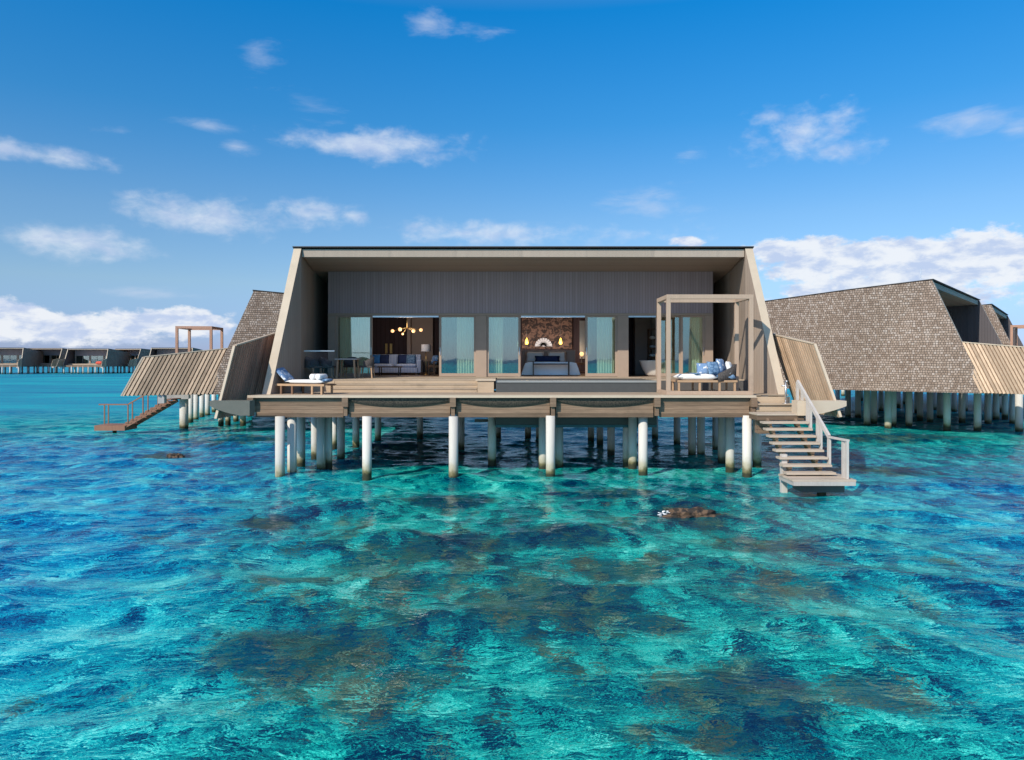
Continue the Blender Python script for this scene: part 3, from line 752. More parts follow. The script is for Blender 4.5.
pillow(bx + .30, by - .12, bz + .77, .46, M['slateblue'], .35, R(18), 'slate blue cushion leaning at the front of the pergola daybed', group=G1)
pillow(bx + .05, by + .30, bz + .74, .42, M['bluewhite'], .35, R(-10), 'blue and white printed cushion at the far left of the daybed pillows', group=G1)
pillow(bx + .62, by + .12, bz + .84, .50, M['bluewhite'], .3, R(50), 'patterned cushion between the slate blue and white ones on the daybed', group=G1)
pillow(bx + .80, by - .22, bz + .78, .44, M['white'], .3, R(60), 'plain white cushion at the right end of the daybed', group=G1)
tw = MB(); tw.box(-.09, .09, -.46, .46, -.012, .012, M['slateblue']); tag(tw.build('throw', None, (bx - .32, by, bz + .588)), 'blue striped throw laid across the white daybed mattress', 'throw')

# ---- stairs down to the water
st = thing('water_staircase', 'grey timber staircase from the main deck down to a low platform above the water', 'staircase', (8.25, 21.2, 0))
def sb(mb, x0, x1, y0, y1, z0, z1, m): mb.box(x0 - 8.25, x1 - 8.25, y0 - 21.2, y1 - 21.2, z0, z1, m)
SX0, SX1 = 7.55, 8.95
mb = MB()
for k in range(4): sb(mb, SX0 - .05 + .0, SX1 + .0, 22.02 + .2 * k, 22.21 + .2 * k, 2.05, 2.1, M['tread'])
sb(mb, SX0 - .05, SX1, 22.05, 22.78, 1.90, 2.048, M['fasciaw'])
lan = mb.build('landing', st)
mb = MB(); sb(mb, 7.78, 8.95, 22.85, 23.15, 2.32, 2.36, M['deck']); sb(mb, 7.78, 8.95, 22.93, 23.15, 2.1, 2.318, M['rise']); sb(mb, 7.78, 8.95, 23.18, 23.28, 2.1, 2.56, M['rise']); mb.build('upper_step', st)
mb = MB()
for k in range(4): sb(mb, 7.68, 8.1, 22.45, 22.78, 1.45 + .12 * k, 1.56 + .12 * k, M['fasciaw'])
mb.build('side_planking', st)
NS = 8
for k in range(NS):
    z = 2.07 - .182 * (k + 1); y = 22.0 - .232 * (k + 1)
    q = MB(); dx = .012 * k
    sb(q, SX0 + dx, SX1 - .02 + dx, y - .13, y + .17, z - .06, z, M['tread']); t_o = q.build('tread', st)
    for x in (SX0 + .25 + dx, SX1 - .3 + dx):
        q = MB(); sb(q, x - .05, x + .05, y - .02, y + .1, z - .14, z - .062, M['teak']); q.build('tread_block', t_o)
for x in (SX0 + .25, SX1 - .3):
    q = MB(); q.beam((x - 8.25, 22.05 - 21.2, 1.90), (x - 8.25 + .08, 20.2 - 21.2, .36), .07, .18, M['fasciaw']); q.build('stringer', st)
mb = MB()
for k in range(6): sb(mb, 7.58, 9.3, 19.45 + .175 * k, 19.618 + .175 * k, .46, .51, M['tread'])
sb(mb, 7.6, 9.28, 19.43, 19.49, .35, .458, M['greywood']); sb(mb, 7.6, 7.66, 19.49, 20.5, .35, .458, M['greywood']); sb(mb, 9.22, 9.28, 19.49, 20.5, .35, .458, M['greywood'])
plf = mb.build('platform', st)
mb = MB(); sb(mb, 7.95, 9.1, 19.7, 20.4, .12, .34, M['darkbeam']); mb.build('float_beam', plf)
mb = MB(); mb.tube([(.35, -1.2, -1), (.35, -1.2, .27)], .12, M['pile'], 12); mb.build('pile', st)
mb = MB(); sb(mb, 7.7, 7.86, 20.55, 20.7, -.8, 1.05, M['greywood']); mb.build('support_post', st)
hr = MB()
ra, rb, rc = Vector((8.92 - 8.25, 22.5 - 21.2, 3.08)), Vector((9.05 - 8.25, 20.55 - 21.2, 1.56)), Vector((9.12 - 8.25, 19.55 - 21.2, 1.56))
hr.beam(ra, rb, .07, .11, M['greywood']); hr.beam(rb + Vector((0, .02, -.01)), rc, .10, .05, M['greywood'])
hr_o = hr.build('handrail', st)
for t, wd in ((.0, .12), (.16, .10), (.34, .12), (.43, .12), (.66, .12), (.75, .12), (1.0, .13)):
    p = ra.lerp(rb, t); q = MB(); zb = 2.0 + (p.y + 21.2 - 22.0) * .784 if p.y + 21.2 < 22.0 else 1.95
    q.box(p.x - .03, p.x + .03, p.y - wd / 2, p.y + wd / 2, max(zb - .1, .4), p.z - .02, M['greywood']); q.build('baluster', hr_o)
for dy in (.06, .26):
    q = MB(); q.box(rc.x - .03, rc.x + .03, rc.y + dy - .06, rc.y + dy + .06, .45, rc.z - .025, M['greywood']); q.build('baluster', hr_o)
# rinse shower beside the stairs
sh = thing('rinse_shower', 'small steel shower post at the top of the water staircase', 'shower', (wx(785.5, 23.0), 22.98, 2.36))
mb = MB(); mb.tube([(0, 0, 0), (0, 0, .72)], .035, M['steel'], 12); mb.build('post', sh)
mb = MB(); mb.tube([(-.13, 0, .56), (.13, 0, .56)], .022, M['steel'], 8); mb.tube([(0, -.03, .72), (0, -.12, .70)], .03, M['steel'], 8); mb.build('tap', sh)
mb = MB(); mb.lathe([(.0, 0), (.11, 0), (.11, .015), (.03, .02), (0, .02)], (0, 0, 0), M['steel'], 14); mb.build('base_plate', sh)

# ---- lounger on the left of the deck
lx, ly = wx(303, 23.95), 23.95; LRZ = R(-17)
lo = thing('sun_lounger', 'teak sun lounger with raised blue patterned back at the left end of the main deck', 'sun lounger', (lx, ly, DZ), LRZ)
mb = MB()
for y in (-.31, .31): mb.box(-1.13, 1.0, y - .03, y + .03, .27, .34, M['teak'])
for i in range(15): mb.box(-1.08 + i * .148, -.98 + i * .148, -.28, .28, .30, .325, M['brownwood'])
mb.build('frame', lo)
for x in (-.95, -.62, -.2, .55, .9):
    for y in (-.31, .31):
        q = MB(); q.box(x - .03, x + .03, y - .028, y + .028, 0, .27, M['teak'] if x > .5 else M['brownwood']); q.build('leg', lo)
mb = MB(); mb.cushion((.22, 0, .41), 1.42, .62, .13, M['white'], p=.12); mb.build('mattress', lo)
mb = MB(); mb.cushion((-.76, 0, .68), .80, .62, .12, M['bluewhite'], Matrix.Rotation(R(42), 3, 'Y'), p=.14); mb.build('backrest', lo)
mb = MB(); mb.beam((-.95, 0, .34), (-.78, 0, .60), .03, .03, M['brownwood']); mb.build('prop', lo)
for i, dx in enumerate((.48, .70)):
    mb = MB(); pts = []
    mb.tube([(0, -.24, 0), (0, -.22, 0), (0, .22, 0), (0, .24, 0)], [.085, .1, .1, .085], M['white'], 14)
    tag(mb.build('rolled_towel', None, (lx + dx * math.cos(LRZ), ly + dx * math.sin(LRZ), DZ + .57), LRZ), ('rolled white towel lying on the lounger mattress, the one nearer the backrest', 'rolled white towel lying on the lounger mattress, the one nearer the foot end')[i], 'towel', 'rolled towels on the lounger')
mb = MB(); mb.cushion((0, 0, 0), .22, .40, .10, M['slateblue']); tag(mb.build('folded_towel', None, (lx + .93 * math.cos(LRZ), ly + .93 * math.sin(LRZ), DZ + .46), LRZ), 'small blue folded cloth over the foot end of the sun lounger', 'towel')

# ---- dining set on the terrace
tb = thing('dining_table', 'square wooden dining table on the terrace in front of the left glass door', 'table', (wx(348, 27.6), 27.6, FZ))
mb = MB(); mb.box(-.42, .42, -.42, .42, .70, .75, M['greywood']); mb.build('table_top', tb, bevel=.006)
for x in (-.34, .34):
    for y in (-.34, .34): q = MB(); q.beam((x * .9, y, .7), (x, y, 0), .06, .06, M['teak']); q.build('leg', tb)
def chair(x, y, rz, label):
    c = thing('terrace_chair', label, 'chair', (x, y, FZ), rz, 'chairs round the terrace table')
    q = MB(); q.box(-.26, .26, -.25, .25, .40, .47, M['wicker']); q.build('seat', c, bevel=.02)
    q = MB(); n = 10; vs = []; fs = []
    for j in range(n + 1):
        a = R(200) - R(220) * j / n; x_, y_ = .28 * math.cos(a), .27 * math.sin(a)
        hh = .66 + .16 * max(0, math.sin(a))
        for r in (1, .9): vs += [(x_ * r, y_ * r, .46), (x_ * r * 1.06, y_ * r * 1.06, hh)]
    for j in range(n):
        k = j * 4; fs += [(k, k + 1, k + 5, k + 4), (k + 2, k + 6, k + 7, k + 3), (k + 1, k + 3, k + 7, k + 5)]
    q.add(vs, fs, M['wicker'], True); q.build('backrest', c)
    for sx in (-1, 1):
        for sy in (-1, 1): q = MB(); q.beam((sx * .22, sy * .2, .4), (sx * .26, sy * .24, 0), .04, .04, M['teak']); q.build('leg', c)
tx = wx(348, 27.6)
chair(tx - .78, 27.6, R(90), 'dark woven terrace chair left of the dining table')
chair(tx + .70, 27.75, R(-90), 'dark woven terrace chair right of the dining table')
chair(tx - .05, 28.35, R(0), 'dark woven terrace chair behind the dining table, against the glass door')
chair(tx - 1.15, 26.8, R(70), 'dark woven terrace chair standing alone by the glass balustrade')

# ---- curtains behind the glass
def curtain(p0, p1, label, y=FY + .42):
    x0, x1 = fx(p0), fx(p1); n = 40; vs = []; fs = []
    for j in range(n + 1):
        t = j / n; a = t * (x1 - x0) / .11 * 2 * math.pi
        vs += [(t * (x1 - x0), .035 * math.sin(a) + .008 * math.sin(a * .37), .03), (t * (x1 - x0), .03 * math.sin(a), 2.48)]
    for j in range(n): fs.append((2 * j, 2 * j + 2, 2 * j + 3, 2 * j + 1))
    mb = MB(); mb.add(vs, fs, M['curtain'], True)
    tag(mb.build('curtain', None, (x0, y, FZ)), label, 'curtain', 'sheer curtains behind the sliding doors')
curtain(456, 474.5, 'white sheer curtain gathered behind the glass door right of the living room opening')
curtain(489, 503, 'narrow white sheer curtain behind the glass door left of the bedroom opening')
curtain(598, 615.5, 'white sheer curtain behind the glass door right of the bedroom opening')
curtain(337.5, 370, 'white sheer curtain behind the leftmost glass door of the villa')
curtain(694, 703, 'white sheer curtain at the bathroom glass beside the daybed')

# ---- living room
sY = 33.2
so = thing('sofa', 'blue striped sofa against the dark wall of the living room', 'sofa', (wx(395, sY), sY, FZ))
mb = MB(); mb.box(-1.15, 1.15, -.45, .45, .10, .34, M['sofa']); mb.build('base', so, bevel=.03)
for x in (-.54, .54): q = MB(); q.cushion((x, -.05, .42), 1.06, .85, .2, M['sofa'], p=.12); q.build('seat_cushion', so)
mb = MB(); mb.box(-1.15, 1.15, .28, .48, .34, .95, M['sofa']); mb.build('backrest', so, bevel=.05)
for sx in (-1, 1): q = MB(); q.box(sx * 1.15 - .1, sx * 1.15 + .1, -.45, .45, .1, .68, M['sofa']); q.build('armrest', so, bevel=.04)
for sx in (-1, 1):
    for sy in (-1, 1): q = MB(); q.box(sx * 1.05 - .03, sx * 1.05 + .03, sy * .38 - .03, sy * .38 + .03, 0, .1, M['brownwood']); q.build('leg', so)
G2 = 'cushions on the sofa'
for px, m, lab in ((375, 'blue', 'bright blue cushion at the left end of the living room sofa'), (383.5, 'navy', 'navy cushion beside the bright blue one on the sofa left half'),
                   (402, 'navy', 'navy cushion on the right half of the living room sofa'), (410, 'slateblue', 'mottled blue cushion at the right end of the living room sofa')):
    pillow(wx(px, sY - .1), sY + .1, FZ + .72, .46, M[m], .25, 0, lab, group=G2)
ct = thing('coffee_table', 'low dark coffee table in front of the striped sofa', 'table', (wx(390, 31.7), 31.7, FZ))
mb = MB(); mb.box(-.5, .5, -.3, .3, .36, .41, M['brownwood']); mb.build('table_top', ct)
for sx in (-1, 1):
    for sy in (-1, 1): q = MB(); q.box(sx * .42 - .02, sx * .42 + .02, sy * .24 - .02, sy * .24 + .02, 0, .36, M['wicker']); q.build('leg', ct)
cd = thing('chandelier', 'branching brass chandelier with glowing globes in the living room', 'chandelier', (wx(407, 32), 32, 5.9))
mb = MB(); mb.tube([(0, 0, 0), (0, 0, -.72)], .015, M['brass'], 8); mb.build('stem', cd)
for px, py, r in ((392.5, 331, .075), (400, 329.3, .085), (402.5, 334, .05), (413.5, 331, .08), (421, 330, .075)):
    p = at(px, py, 32) - Vector((wx(407, 32), 32, 5.9))
    q = MB(); q.tube([(0, 0, -.72), (p.x, p.y, p.z)], .01, M['brass'], 6); a = q.build('arm', cd)
    q = MB(); q.lathe([(r * math.sin(k * math.pi / 8), -r * math.cos(k * math.pi / 8)) for k in range(9)], p, M['lampwarm'], 12); q.build('globe', a)
fl = thing('floor_lamp', 'brass floor lamp with pale drum shade right of the sofa', 'lamp', (wx(426, 33), 33, FZ))
mb = MB(); mb.tube([(0, 0, 0), (0, 0, 1.1)], .015, M['brass'], 8); mb.lathe([(0, 0), (.14, 0), (.14, .02), (0, .03)], (0, 0, 0), M['brass']); mb.build('stand', fl)
mb = MB(); mb.lathe([(.22, 1.08), (.21, 1.40), (.19, 1.40), (.2, 1.08)], (0, 0, 0), M['shade']); mb.build('lamp_shade', fl)
sd = thing('side_cabinet', 'dark wooden cabinet under the floor lamp in the living room', 'cabinet', (wx(426, 33.6), 33.75, FZ))
mb = MB(); mb.box(-.5, .5, -.25, .25, .12, .62, M['wicker']); mb.build('body', sd, bevel=.01)
for sx in (-1, 1): q = MB(); q.box(sx * .42 - .025, sx * .42 + .025, -.2, .2, 0, .12, M['brownwood']); q.build('leg', sd)
ac = thing('armchair', 'brown wooden armchair at the right edge of the living room opening', 'armchair', (wx(437, 31.2), 31.2, FZ), R(-60))
mb = MB(); mb.box(-.28, .28, -.28, .28, .36, .46, M['brownwood']); mb.build('seat', ac, bevel=.02)
mb = MB(); mb.box(-.28, .28, .24, .30, .46, .85, M['brownwood']); mb.build('backrest', ac, bevel=.02)
for sx in (-1, 1):
    q = MB(); q.box(sx * .28 - .03, sx * .28 + .03, -.28, .28, .60, .64, M['brownwood']); q.build('armrest', ac)
    for sy in (-1, 1): q = MB(); q.box(sx * .27 - .025, sx * .27 + .025, sy * .26 - .025, sy * .26 + .025, 0, .36 if sy > 0 else .6, M['brownwood']); q.build('leg', ac)
pillow(wx(435, 31.2), 31.15, FZ + .70, .4, M['bluewhite'], .3, R(-50), 'pale blue cushion on the brown wooden armchair')
for i, px in enumerate((386.3, 391)):
    p = at(px, 348.5, 35.1); q = MB(); q.box(-.055, .055, -.05, .05, -.24, .24, M['brass'])
    tag(q.build('wall_plaque', None, (p.x, 35.14, p.z)), ('tall brass wall plaque above the sofa, left of the pair', 'tall brass wall plaque above the sofa, right of the pair')[i], 'wall ornament', 'brass plaques above the sofa')

# ---- bedroom
bY = 31.9
bd = thing('bed', 'large bed with pale blue spread in the bedroom', 'bed', (wx(550, bY), bY + .3, FZ))
mb = MB(); mb.box(-1.05, 1.05, -1.0, 1.1, .12, .52, M['linen']); mb.build('mattress', bd, bevel=.05)
mb = MB(); n = 12; vs = []; fs = []
prof = [(-1.28, .04), (-1.20, .3), (-1.1, .55), (-.9, .60), (0, .61), (.9, .60), (1.1, .55), (1.20, .3), (1.28, .04)]
for y in (-1.05, .45):
    for x, z in prof: vs.append((x, y, z))
for i in range(len(prof) - 1): fs.append((i, i + 1, i + 10, i + 9))
fs.append(tuple(range(9)))
mb.add(vs, fs, M['linen'], False); mb.build('bedspread', bd)
mb = MB(); mb.box(-1.25, 1.25, 1.12, 1.24, .1, 1.15, M['wallin2']); mb.build('headboard', bd, bevel=.02)
G3 = 'pillows on the bed'
pillow(wx(535, bY + 1), bY + 1.12, FZ + .83, .85, M['white'], .35, 0, 'white bed pillow against the headboard, left one of the pair', 'pillow', group=G3, sy=.5)
pillow(wx(557, bY + 1), bY + 1.12, FZ + .83, .85, M['white'], .35, 0, 'white bed pillow against the headboard, right one of the pair', 'pillow', group=G3, sy=.5)
pillow(wx(547.5, bY + .7), bY + .82, FZ + .74, 1.15, M['navy'], .35, 0, 'long dark bolster in front of the white bed pillows', 'bolster', group=G3, sy=.3)
mb = MB(); mb.box(-1.25, 1.25, 0, .1, 0, 1.55, M['bark']); tag(mb.build('mosaic_panel', None, (wx(547, 35.85), 35.85, FZ + 1.25)), 'brown bark mosaic wall panel above the bed', 'wall panel')
am = MB()
for i in range(9):
    a = R(12) + R(156) * i / 8; am.beam((.06 * math.cos(a), 0, .06 * math.sin(a)), (.42 * math.cos(a), 0, .40 * math.sin(a)), .05, .10, M['shade'], up=(-math.sin(a), 0, math.cos(a)))
am.beam((-.43, 0, 0), (.43, 0, 0), .05, .04, M['shade'])
tag(am.build('wall_fan', None, (wx(543.5, 35.75), 35.75, wz(346, 35.75))), 'pale fan shaped ornament over the bed headboard', 'wall ornament')
for i, px in enumerate((526.7, 560.6)):
    pd = thing('pendant_lamp', ('yellow glowing pendant lamp hanging left of the fan ornament', 'yellow glowing pendant lamp hanging right of the fan ornament')[i], 'lamp', (wx(px, 34.9), 34.9, 5.9), group='pendant lamps by the bed')
    q = MB(); q.tube([(0, 0, 0), (0, 0, -1.1)], .008, M['wicker'], 6); q.build('cord', pd)
    q = MB(); q.lathe([(.01, -1.08), (.05, -1.16), (.085, -1.34), (.06, -1.40), (0, -1.41)], (0, 0, 0), M['lampyellow'], 12); q.build('lamp_shade', pd)
bn = thing('bed_bench', 'dark framed bench at the foot of the bed', 'bench', (wx(551, 30.85), 30.85, FZ))
mb = MB(); mb.box(-.78, .78, -.17, .17, .49, .54, M['wicker']); mb.build('seat', bn)
for sx in (-1, 1):
    for sy in (-1, 1): q = MB(); q.box(sx * .76 - .02, sx * .76 + .02, sy * .16 - .02, sy * .16 + .02, 0, .62, M['wicker']); q.build('leg', bn)
nt = thing('nightstand', 'small wooden nightstand right of the bed', 'nightstand', (wx(581.5, 34.2), 34.2, FZ))
mb = MB(); mb.box(-.28, .28, -.22, .22, .46, .56, M['brownwood']); mb.build('top', nt)
mb = MB(); mb.box(-.24, .24, -.2, .2, .1, .14, M['brownwood']); mb.build('shelf', nt)
for sx in (-1, 1):
    for sy in (-1, 1): q = MB(); q.box(sx * .25 - .02, sx * .25 + .02, sy * .18 - .02, sy * .18 + .02, 0, .46, M['brownwood']); q.build('leg', nt)
bl = thing('bedside_lamp', 'small glowing lamp on the nightstand right of the bed', 'lamp', (wx(581.8, 34.2), 34.2, FZ + .56))
q = MB(); q.lathe([(0, 0), (.09, 0), (.03, .04), (.02, .3)], (0, 0, 0), M['wicker'], 12); q.build('base', bl)
q = MB(); q.lathe([(.02, .3), (.09, .36), (.1, .44), (.05, .5), (0, .51)], (0, 0, 0), M['lampwarm'], 12); q.build('globe', bl)
mr = MB(); mr.box(-.13, .13, 0, .04, 0, 1.9, M['steel']); tag(mr.build('wall_mirror', None, (wx(582.3, 35.9), 35.92, FZ + .75)), 'narrow tall mirror strip on the bedroom wall right of the bed', 'mirror')

for nm, px, py, Y, en, c in (('chandelier_light', 407, 334, 31.9, 42, (1, .86, .74)), ('pendant_light', 526.7, 344, 34.7, 55, (1, .88, .78)), ('pendant_light', 560.6, 344, 34.7, 55, (1, .88, .78)),
                             ('bedside_light', 582, 350, 34.0, 10, (1, .65, .35))):
    l = bpy.data.lights.new(nm, 'POINT'); l.energy = en; l.color = c; l.shadow_soft_size = .45
    lo_ = bpy.data.objects.new(nm, l); COL.objects.link(lo_); lo_.location = at(px, py, Y)
# ---- bathroom
tu = thing('bathtub', 'cream oval freestanding bathtub behind the pergola in the bathroom', 'bathtub', (wx(662, 30.75), 30.75, FZ + .005))
mb = MB()
mb.lathe([(0, .0), (.55, .0), (.70, .06), (.84, .3), (.97, .62), (1.0, .66), (.97, .67), (.92, .64), (.8, .35), (.62, .14), (0, .12)], (0, 0, 0), M['tub'], 32, 1.0, .46)
mb.build('tub_shell', tu)
mb = MB(); mb.tube([(.55, .38, .0), (.55, .38, .95), (.55, .25, 1.0), (.55, .15, .92)], .02, M['brass'], 8); mb.build('faucet', tu)
sv = thing('bathroom_shelf', 'dark open shelf with towels on the bathroom back wall', 'shelf', (wx(653, 32.6), 32.75, FZ))
mb = MB(); mb.box(-.2, -.17, -.15, .15, 0, 2.1, M['brownwood']); mb.box(.17, .2, -.15, .15, 0, 2.1, M['brownwood'])
for z in (.4, .8, 1.2, 1.6, 2.08): mb.box(-.17, .17, -.15, .15, z, z + .03, M['brownwood'])
mb.build('frame', sv)
for k, z in enumerate((.43, .83, 1.23, 1.63)):
    q = MB(); q.cushion((0, 0, 0), .28, .24, .14, M['white' if k % 2 else 'shade'])
    tag(q.build('folded_towel', None, (wx(653, 32.6), 32.7, FZ + z + .07)), 'folded towel on the ' + ('lowest', 'second lowest', 'second highest', 'highest')[k] + ' filled board of the bathroom shelf', 'towel', 'folded towels on the bathroom shelf')

# ------------------------------------------------------------------ neighbouring villas
def neighbour(label, A, corner, theta, scale=1, L=4.4, group='other overwater villas', full=True, screens=(-1, 1), pitch=.17):
    """A: where the front roof corner (corner = -1 left, +1 right) stands in plan"""
    ax = Vector((math.cos(theta), math.sin(theta)))
    org = Vector(A) - ax * (corner * 8.19 * scale)
    r = thing('overwater_villa', label, 'villa', (org.x, org.y, 0), theta, group, scale)
    shell(r, lining='lining_shaded')
    mb = MB(); mb.box(-8.0, 7.9, 3.8, 4.0, 5.6, 7.3, M['clad']); mb.build('facade_cladding', r)
    xs = [-8, -7.6, -2.2, -1.6, 3.6, 4.2, 7.5, 7.9]
    for i in range(0, 8, 2): mb = MB(); mb.box(xs[i], xs[i + 1], 3.79, 4.0, FZ, 5.598, M['frame']); mb.build('door_pillar', r)
    for i in (1, 3, 5):
        a, b = xs[i], xs[i + 1]; q = MB()
        for u in (0, .5, 1): q.box(a + (b - a - .1) * u, a + (b - a - .1) * u + .1, 3.9, 3.96, FZ, 5.59, M['frame'])
        for z in (FZ + .02, 5.5): q.box(a + .01, b - .01, 3.905, 3.955, z, z + .08, M['frame'])
        w_ = q.build('window', r)
        q = MB(); q.box(a, b, 3.97, 3.98, FZ, 5.59, M['glass']); q.build('pane', w_)
    mb = MB(); mb.box(-7.9, 7.8, 7.5, 7.6, FZ, 6.7, M['wallin']); mb.build('interior_wall', r)
    mb = MB(); mb.box(-8.2, 8.2, -.1, DEP - .3, FZ - .4, FZ, M['deck']); mb.build('floor', r)
    mb = MB(); mb.box(-8.2, 8.2, -2.75, -.11, 2.3, DZ, M['deck']); mb.build('lower_deck', r)
    mb = MB()
    for k in range(5): mb.box(-8.15, 7.7, -2.86 + .004 * (k % 2), -2.78, DZ - .122 * (k + 1), DZ - .122 * k - .006, M['fasciaw'])
    mb.build('deck_fascia', r)
    for sg in screens:
        s_ = screen(r, sg, (sg * 8.66, -2.15, ZB + .02), (sg * 8.85, -2.15 - L, ZB), (sg * 8.6, -1.2 - L, 4.12), (sg * 8.30, -1.05, 4.62), pitch, M['slat'], pitch * .62, back=M['slatback'])
        q = MB(); q.box(min(sg * 7.8, sg * 8.7), max(sg * 7.8, sg * 8.7), -2.4 - L * .55, -2.1 - L * .55, ZB - .42, ZB - .03, M['greywood']); q.build('outrigger_beam', r)
    return r
def local(r, x, y):
    t = -r.rotation_euler[2]; dx, dy = x - r.location.x, y - r.location.y; s = r.scale[0]
    return ((dx * math.cos(t) - dy * math.sin(t)) / s, (dx * math.sin(t) + dy * math.cos(t)) / s)
vr = neighbour('shingled water villa right of the main villa, its long side wall turned to the viewer', (21.0, 36.0), -1, R(50), pitch=.15)
for px, py in [(888, 428.5), (947, 430.5), (977.5, 431), (1019, 432), (893, 427), (909, 427), (867, 425.5), (874, 424), (858, 418), (848, 417), (905, 404), (861, 401), (843, 396), (920, 420), (930, 422), (940, 418),
               (962, 423), (988, 424), (996, 421), (1005, 419), (1013, 424), (954, 412), (934, 410), (1030, 430), (1045, 425), (917, 413), (881, 411)]:
    x, y = onwater(px, py); lx_, ly_ = local(vr, x, y); pile(vr, lx_, ly_, 2.5, .175)
q = MB(); q.beam((-6.5, .8, 7.7), (-6.5, .8, 8.55), .03, .03, M['steel']); q.build('aerial', vr)
vr2 = neighbour('half hidden shingled villa at the right edge of the picture, beyond the first right neighbour', (34.6, 52.0), -1, R(52))
for i in range(8): pile(vr2, -8.2, -5 + i * 2.2, 2.5, .175)
for i in range(5): pile(vr2, -5 + i * 3, -2.5, 2.5, .175)
vl = neighbour('shingled water villa behind the left wing of the main villa, showing its slatted screen', (-13.2, 36.8), 1, math.atan2(-.95, .31), .94, 4.1, screens=(1,), pitch=.19)
for px, py, rr in [(184, 429, .24), (190.5, 422.5, .17), (196, 420, .17), (202, 417.5, .17), (207.5, 415.5, .17), (221, 425, .16), (228, 424, .16), (243, 425.5, .17), (236, 422, .16), (214, 412, .17), (250, 416, .17)]:
    x, y = onwater(px, py); lx_, ly_ = local(vl, x, y); pile(vl, lx_, ly_, 2.3, rr)
q = MB(); lx_, ly_ = local(vl, *onwater(184, 429)); q.box(lx_ - .5, lx_ + .6, ly_ - .9, ly_ + .3, 1.75, 2.13, M['greywood']); q.build('landing_beam', vl)

def frame_pergola(loc, theta, w_, d_, h_, label):
    r = thing('pergola', label, 'pergola', loc, theta, 'pergolas of the neighbouring villas')
    for x in (-w_ / 2, w_ / 2):
        for y in (-d_ / 2, d_ / 2): q = MB(); q.box(x - .065, x + .065, y - .065, y + .065, 0, h_ - .13, M['slatgrey']); q.build('post', r)
    for y in (-d_ / 2, d_ / 2): q = MB(); q.box(-w_ / 2 - .065, w_ / 2 + .065, y - .065, y + .065, h_ - .13, h_, M['slatgrey']); q.build('top_beam', r)
    for x in (-w_ / 2, w_ / 2): q = MB(); q.box(x - .065, x + .065, -d_ / 2 + .065, d_ / 2 - .065, h_ - .128, h_ - .002, M['slatgrey']); q.build('top_beam', r)
    return r
Yp = 40.5
frame_pergola((wx(200, Yp), Yp, 2.5), R(6), wx(217, Yp) - wx(185, Yp), 2.0, wz(327, Yp) - 2.5, 'timber pergola frame rising behind the slatted screen of the left villa')
Yp = 44
frame_pergola((wx(1030, Yp), Yp, 2.5), R(50), 2.6, 1.6, wz(325.5, Yp) - 2.5, 'timber pergola frame at the far right edge on the neighbour deck')

# stairs of the left villa
Ys = 37.0
px0 = wx(101, Ys)
ls = thing('water_staircase', 'reddish timber staircase with thin rails below the left villa, ending at a low platform', 'staircase', (wx(140, Ys), Ys, 0))
def rel(px, py, dy=0): p = at(px, py, Ys + dy); return (p.x - wx(140, Ys), dy, p.z)
mb = MB(); a = rel(101, 426); b = rel(131, 426); mb.box(a[0], b[0], -.6, .6, a[2] - .18, a[2] + .08, M['rustwood']); mb.build('platform', ls)
p0, p1 = Vector(rel(129, 424)), Vector(rel(173, 398.5))
for i in range(10):
    p = p0.lerp(p1, i / 9); q = MB(); q.box(p.x - .16, p.x + .16, -.55, .55, p.z - .06, p.z, M['rustwood']); q.build('tread', ls)
for y in (-.5, .5): q = MB(); q.beam(p0 + Vector((0, y, -.1)), p1 + Vector((0, y, -.1)), .06, .2, M['rustwood']); q.build('stringer', ls)
q = MB(); hp = [rel(99, 404.5, -.55), rel(128, 404.5, -.55), rel(141, 397, -.55), rel(172, 379, -.55)]
for i in range(3): q.beam(hp[i], hp[i + 1], .06, .06, M['rustwood'])
hro = q.build('handrail', ls)
for px, yt, ybm in ((104.5, 404.5, 424), (108.5, 404.5, 424), (128, 404.5, 423), (132.5, 402, 420.5), (143, 396, 414), (148, 393, 411), (158, 387, 405), (163, 384, 402)):
    a, b = Vector(rel(px, yt, -.55)), Vector(rel(px, ybm, -.55)); q = MB(); q.beam(a, b, .045, .045, M['rustwood']); q.build('baluster', hro)
q = MB(); q.tube([(-1.3, 0, -1), (-1.3, 0, .3)], .1, M['pile'], 8); q.build('pile', ls)

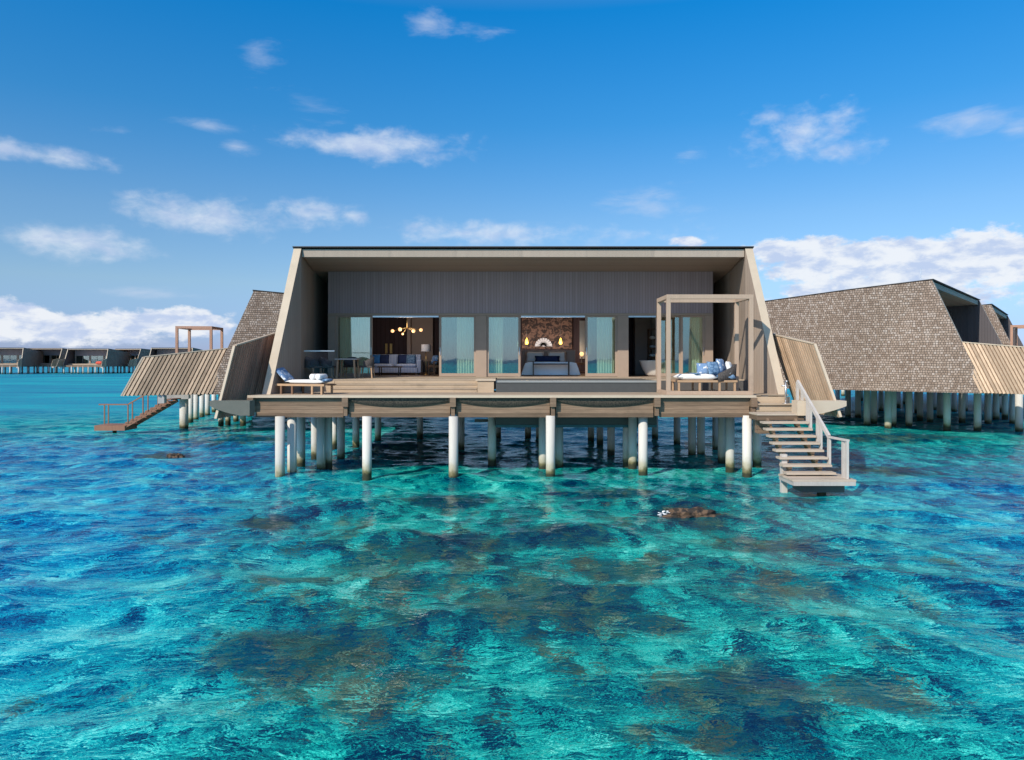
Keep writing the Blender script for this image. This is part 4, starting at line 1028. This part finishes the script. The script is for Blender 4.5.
# far row of villas across the lagoon
YF = 193.0
GF = 'overwater villas far across the lagoon'
far = neighbour('far villa across the lagoon, third from the left, with a red cloth on its deck', (0, 0), -1, 0, 1, 3.0, GF)
for i in range(7):
    for y in (-2.6, 3.2): pile(far, -7.5 + i * 2.5 + .5 * math.sin(i * 5 + y), y, 2.4, .27)
def place_far(o, px, Y, th, label):
    o.location = (wx(px, Y), Y, 0); o.rotation_euler = (0, 0, th); o['label'] = label; o.scale = (.645, .86, .86 + .03 * math.sin(px))
spots = [(88, YF, R(3), 'far villa across the lagoon, third from the left, front open to the viewer'), (45, YF + 6, R(-8), 'far villa across the lagoon, second from the left'),
         (1, YF - 4, R(12), 'far villa at the left edge of the picture across the lagoon'), (128, YF + 12, R(-24), 'far villa across the lagoon, turned to show its bluish side wall'),
         (172, YF - 5, R(4), 'far villa across the lagoon, mostly hidden by the left slatted screen'), (-46, YF + 3, R(6), 'far villa beyond the left edge of the row')]
for i, (px, Y, th, lab) in enumerate(spots[:5]):
    o = far if i == 0 else copy_tree(far)
    place_far(o, px, Y, th, lab)
q = MB(); q.cushion((0, 0, 0), 1.7, 1.0, .9, M['orange']); tag(q.build('beach_cushion', None, (wx(99.5, YF - 2), YF - 2, 2.85)), 'bright red cushion on the deck of the third far villa', 'cushion')

# ------------------------------------------------------------------ coral rocks that break the surface
def rock(px, py, sx, sy, sz, label, foam):
    x, y = onwater(px, py); bm = bmesh.new(); bmesh.ops.create_icosphere(bm, subdivisions=4, radius=1)
    from mathutils import noise
    for v in bm.verts:
        n = noise.fractal(v.co * 1.9 + Vector((px, 0, 0)), .65, 2.2, 7); r_ = abs(noise.noise(v.co * 4.5 + Vector((0, px, 0)))); v.co *= 1 + .42 * n - .22 * r_
        v.co = Vector((v.co.x * sx, v.co.y * sy, v.co.z * sz))
    me = bpy.data.meshes.new('coral_rock'); bm.to_mesh(me); bm.free(); me.materials.append(M['rock'])
    o = bpy.data.objects.new('coral_rock', me); COL.objects.link(o); o.location = (x, y, -.13)
    tag(o, label, 'rock', 'coral rocks at the surface')
    if foam:
        mb = MB(); rng = random.Random(3)
        for i in range(90):
            a = rng.uniform(.9, 3.2); rr = rng.uniform(.7, 1.1); s = rng.uniform(.004, .014)
            c = (sx * rr * math.cos(a), sy * rr * math.sin(a), .05 + sz * .5 * (1.2 - rr) + rng.uniform(0, .08))
            mb.lathe([(0, -s), (s, -s * .5), (s * 1.2, 0), (s * .8, s * .6), (0, s)], c, M['foam'], 7, rng.uniform(1.5, 4), 1.2)
        tag(mb.build('foam', o), kind='stuff')
rock(691, 514, .72, .38, .26, 'brown coral rock washed by white foam in front of the main villa', True)
rock(175, 455.5, .36, .22, .2, 'small brown coral rock showing above the water left of the main villa', False)
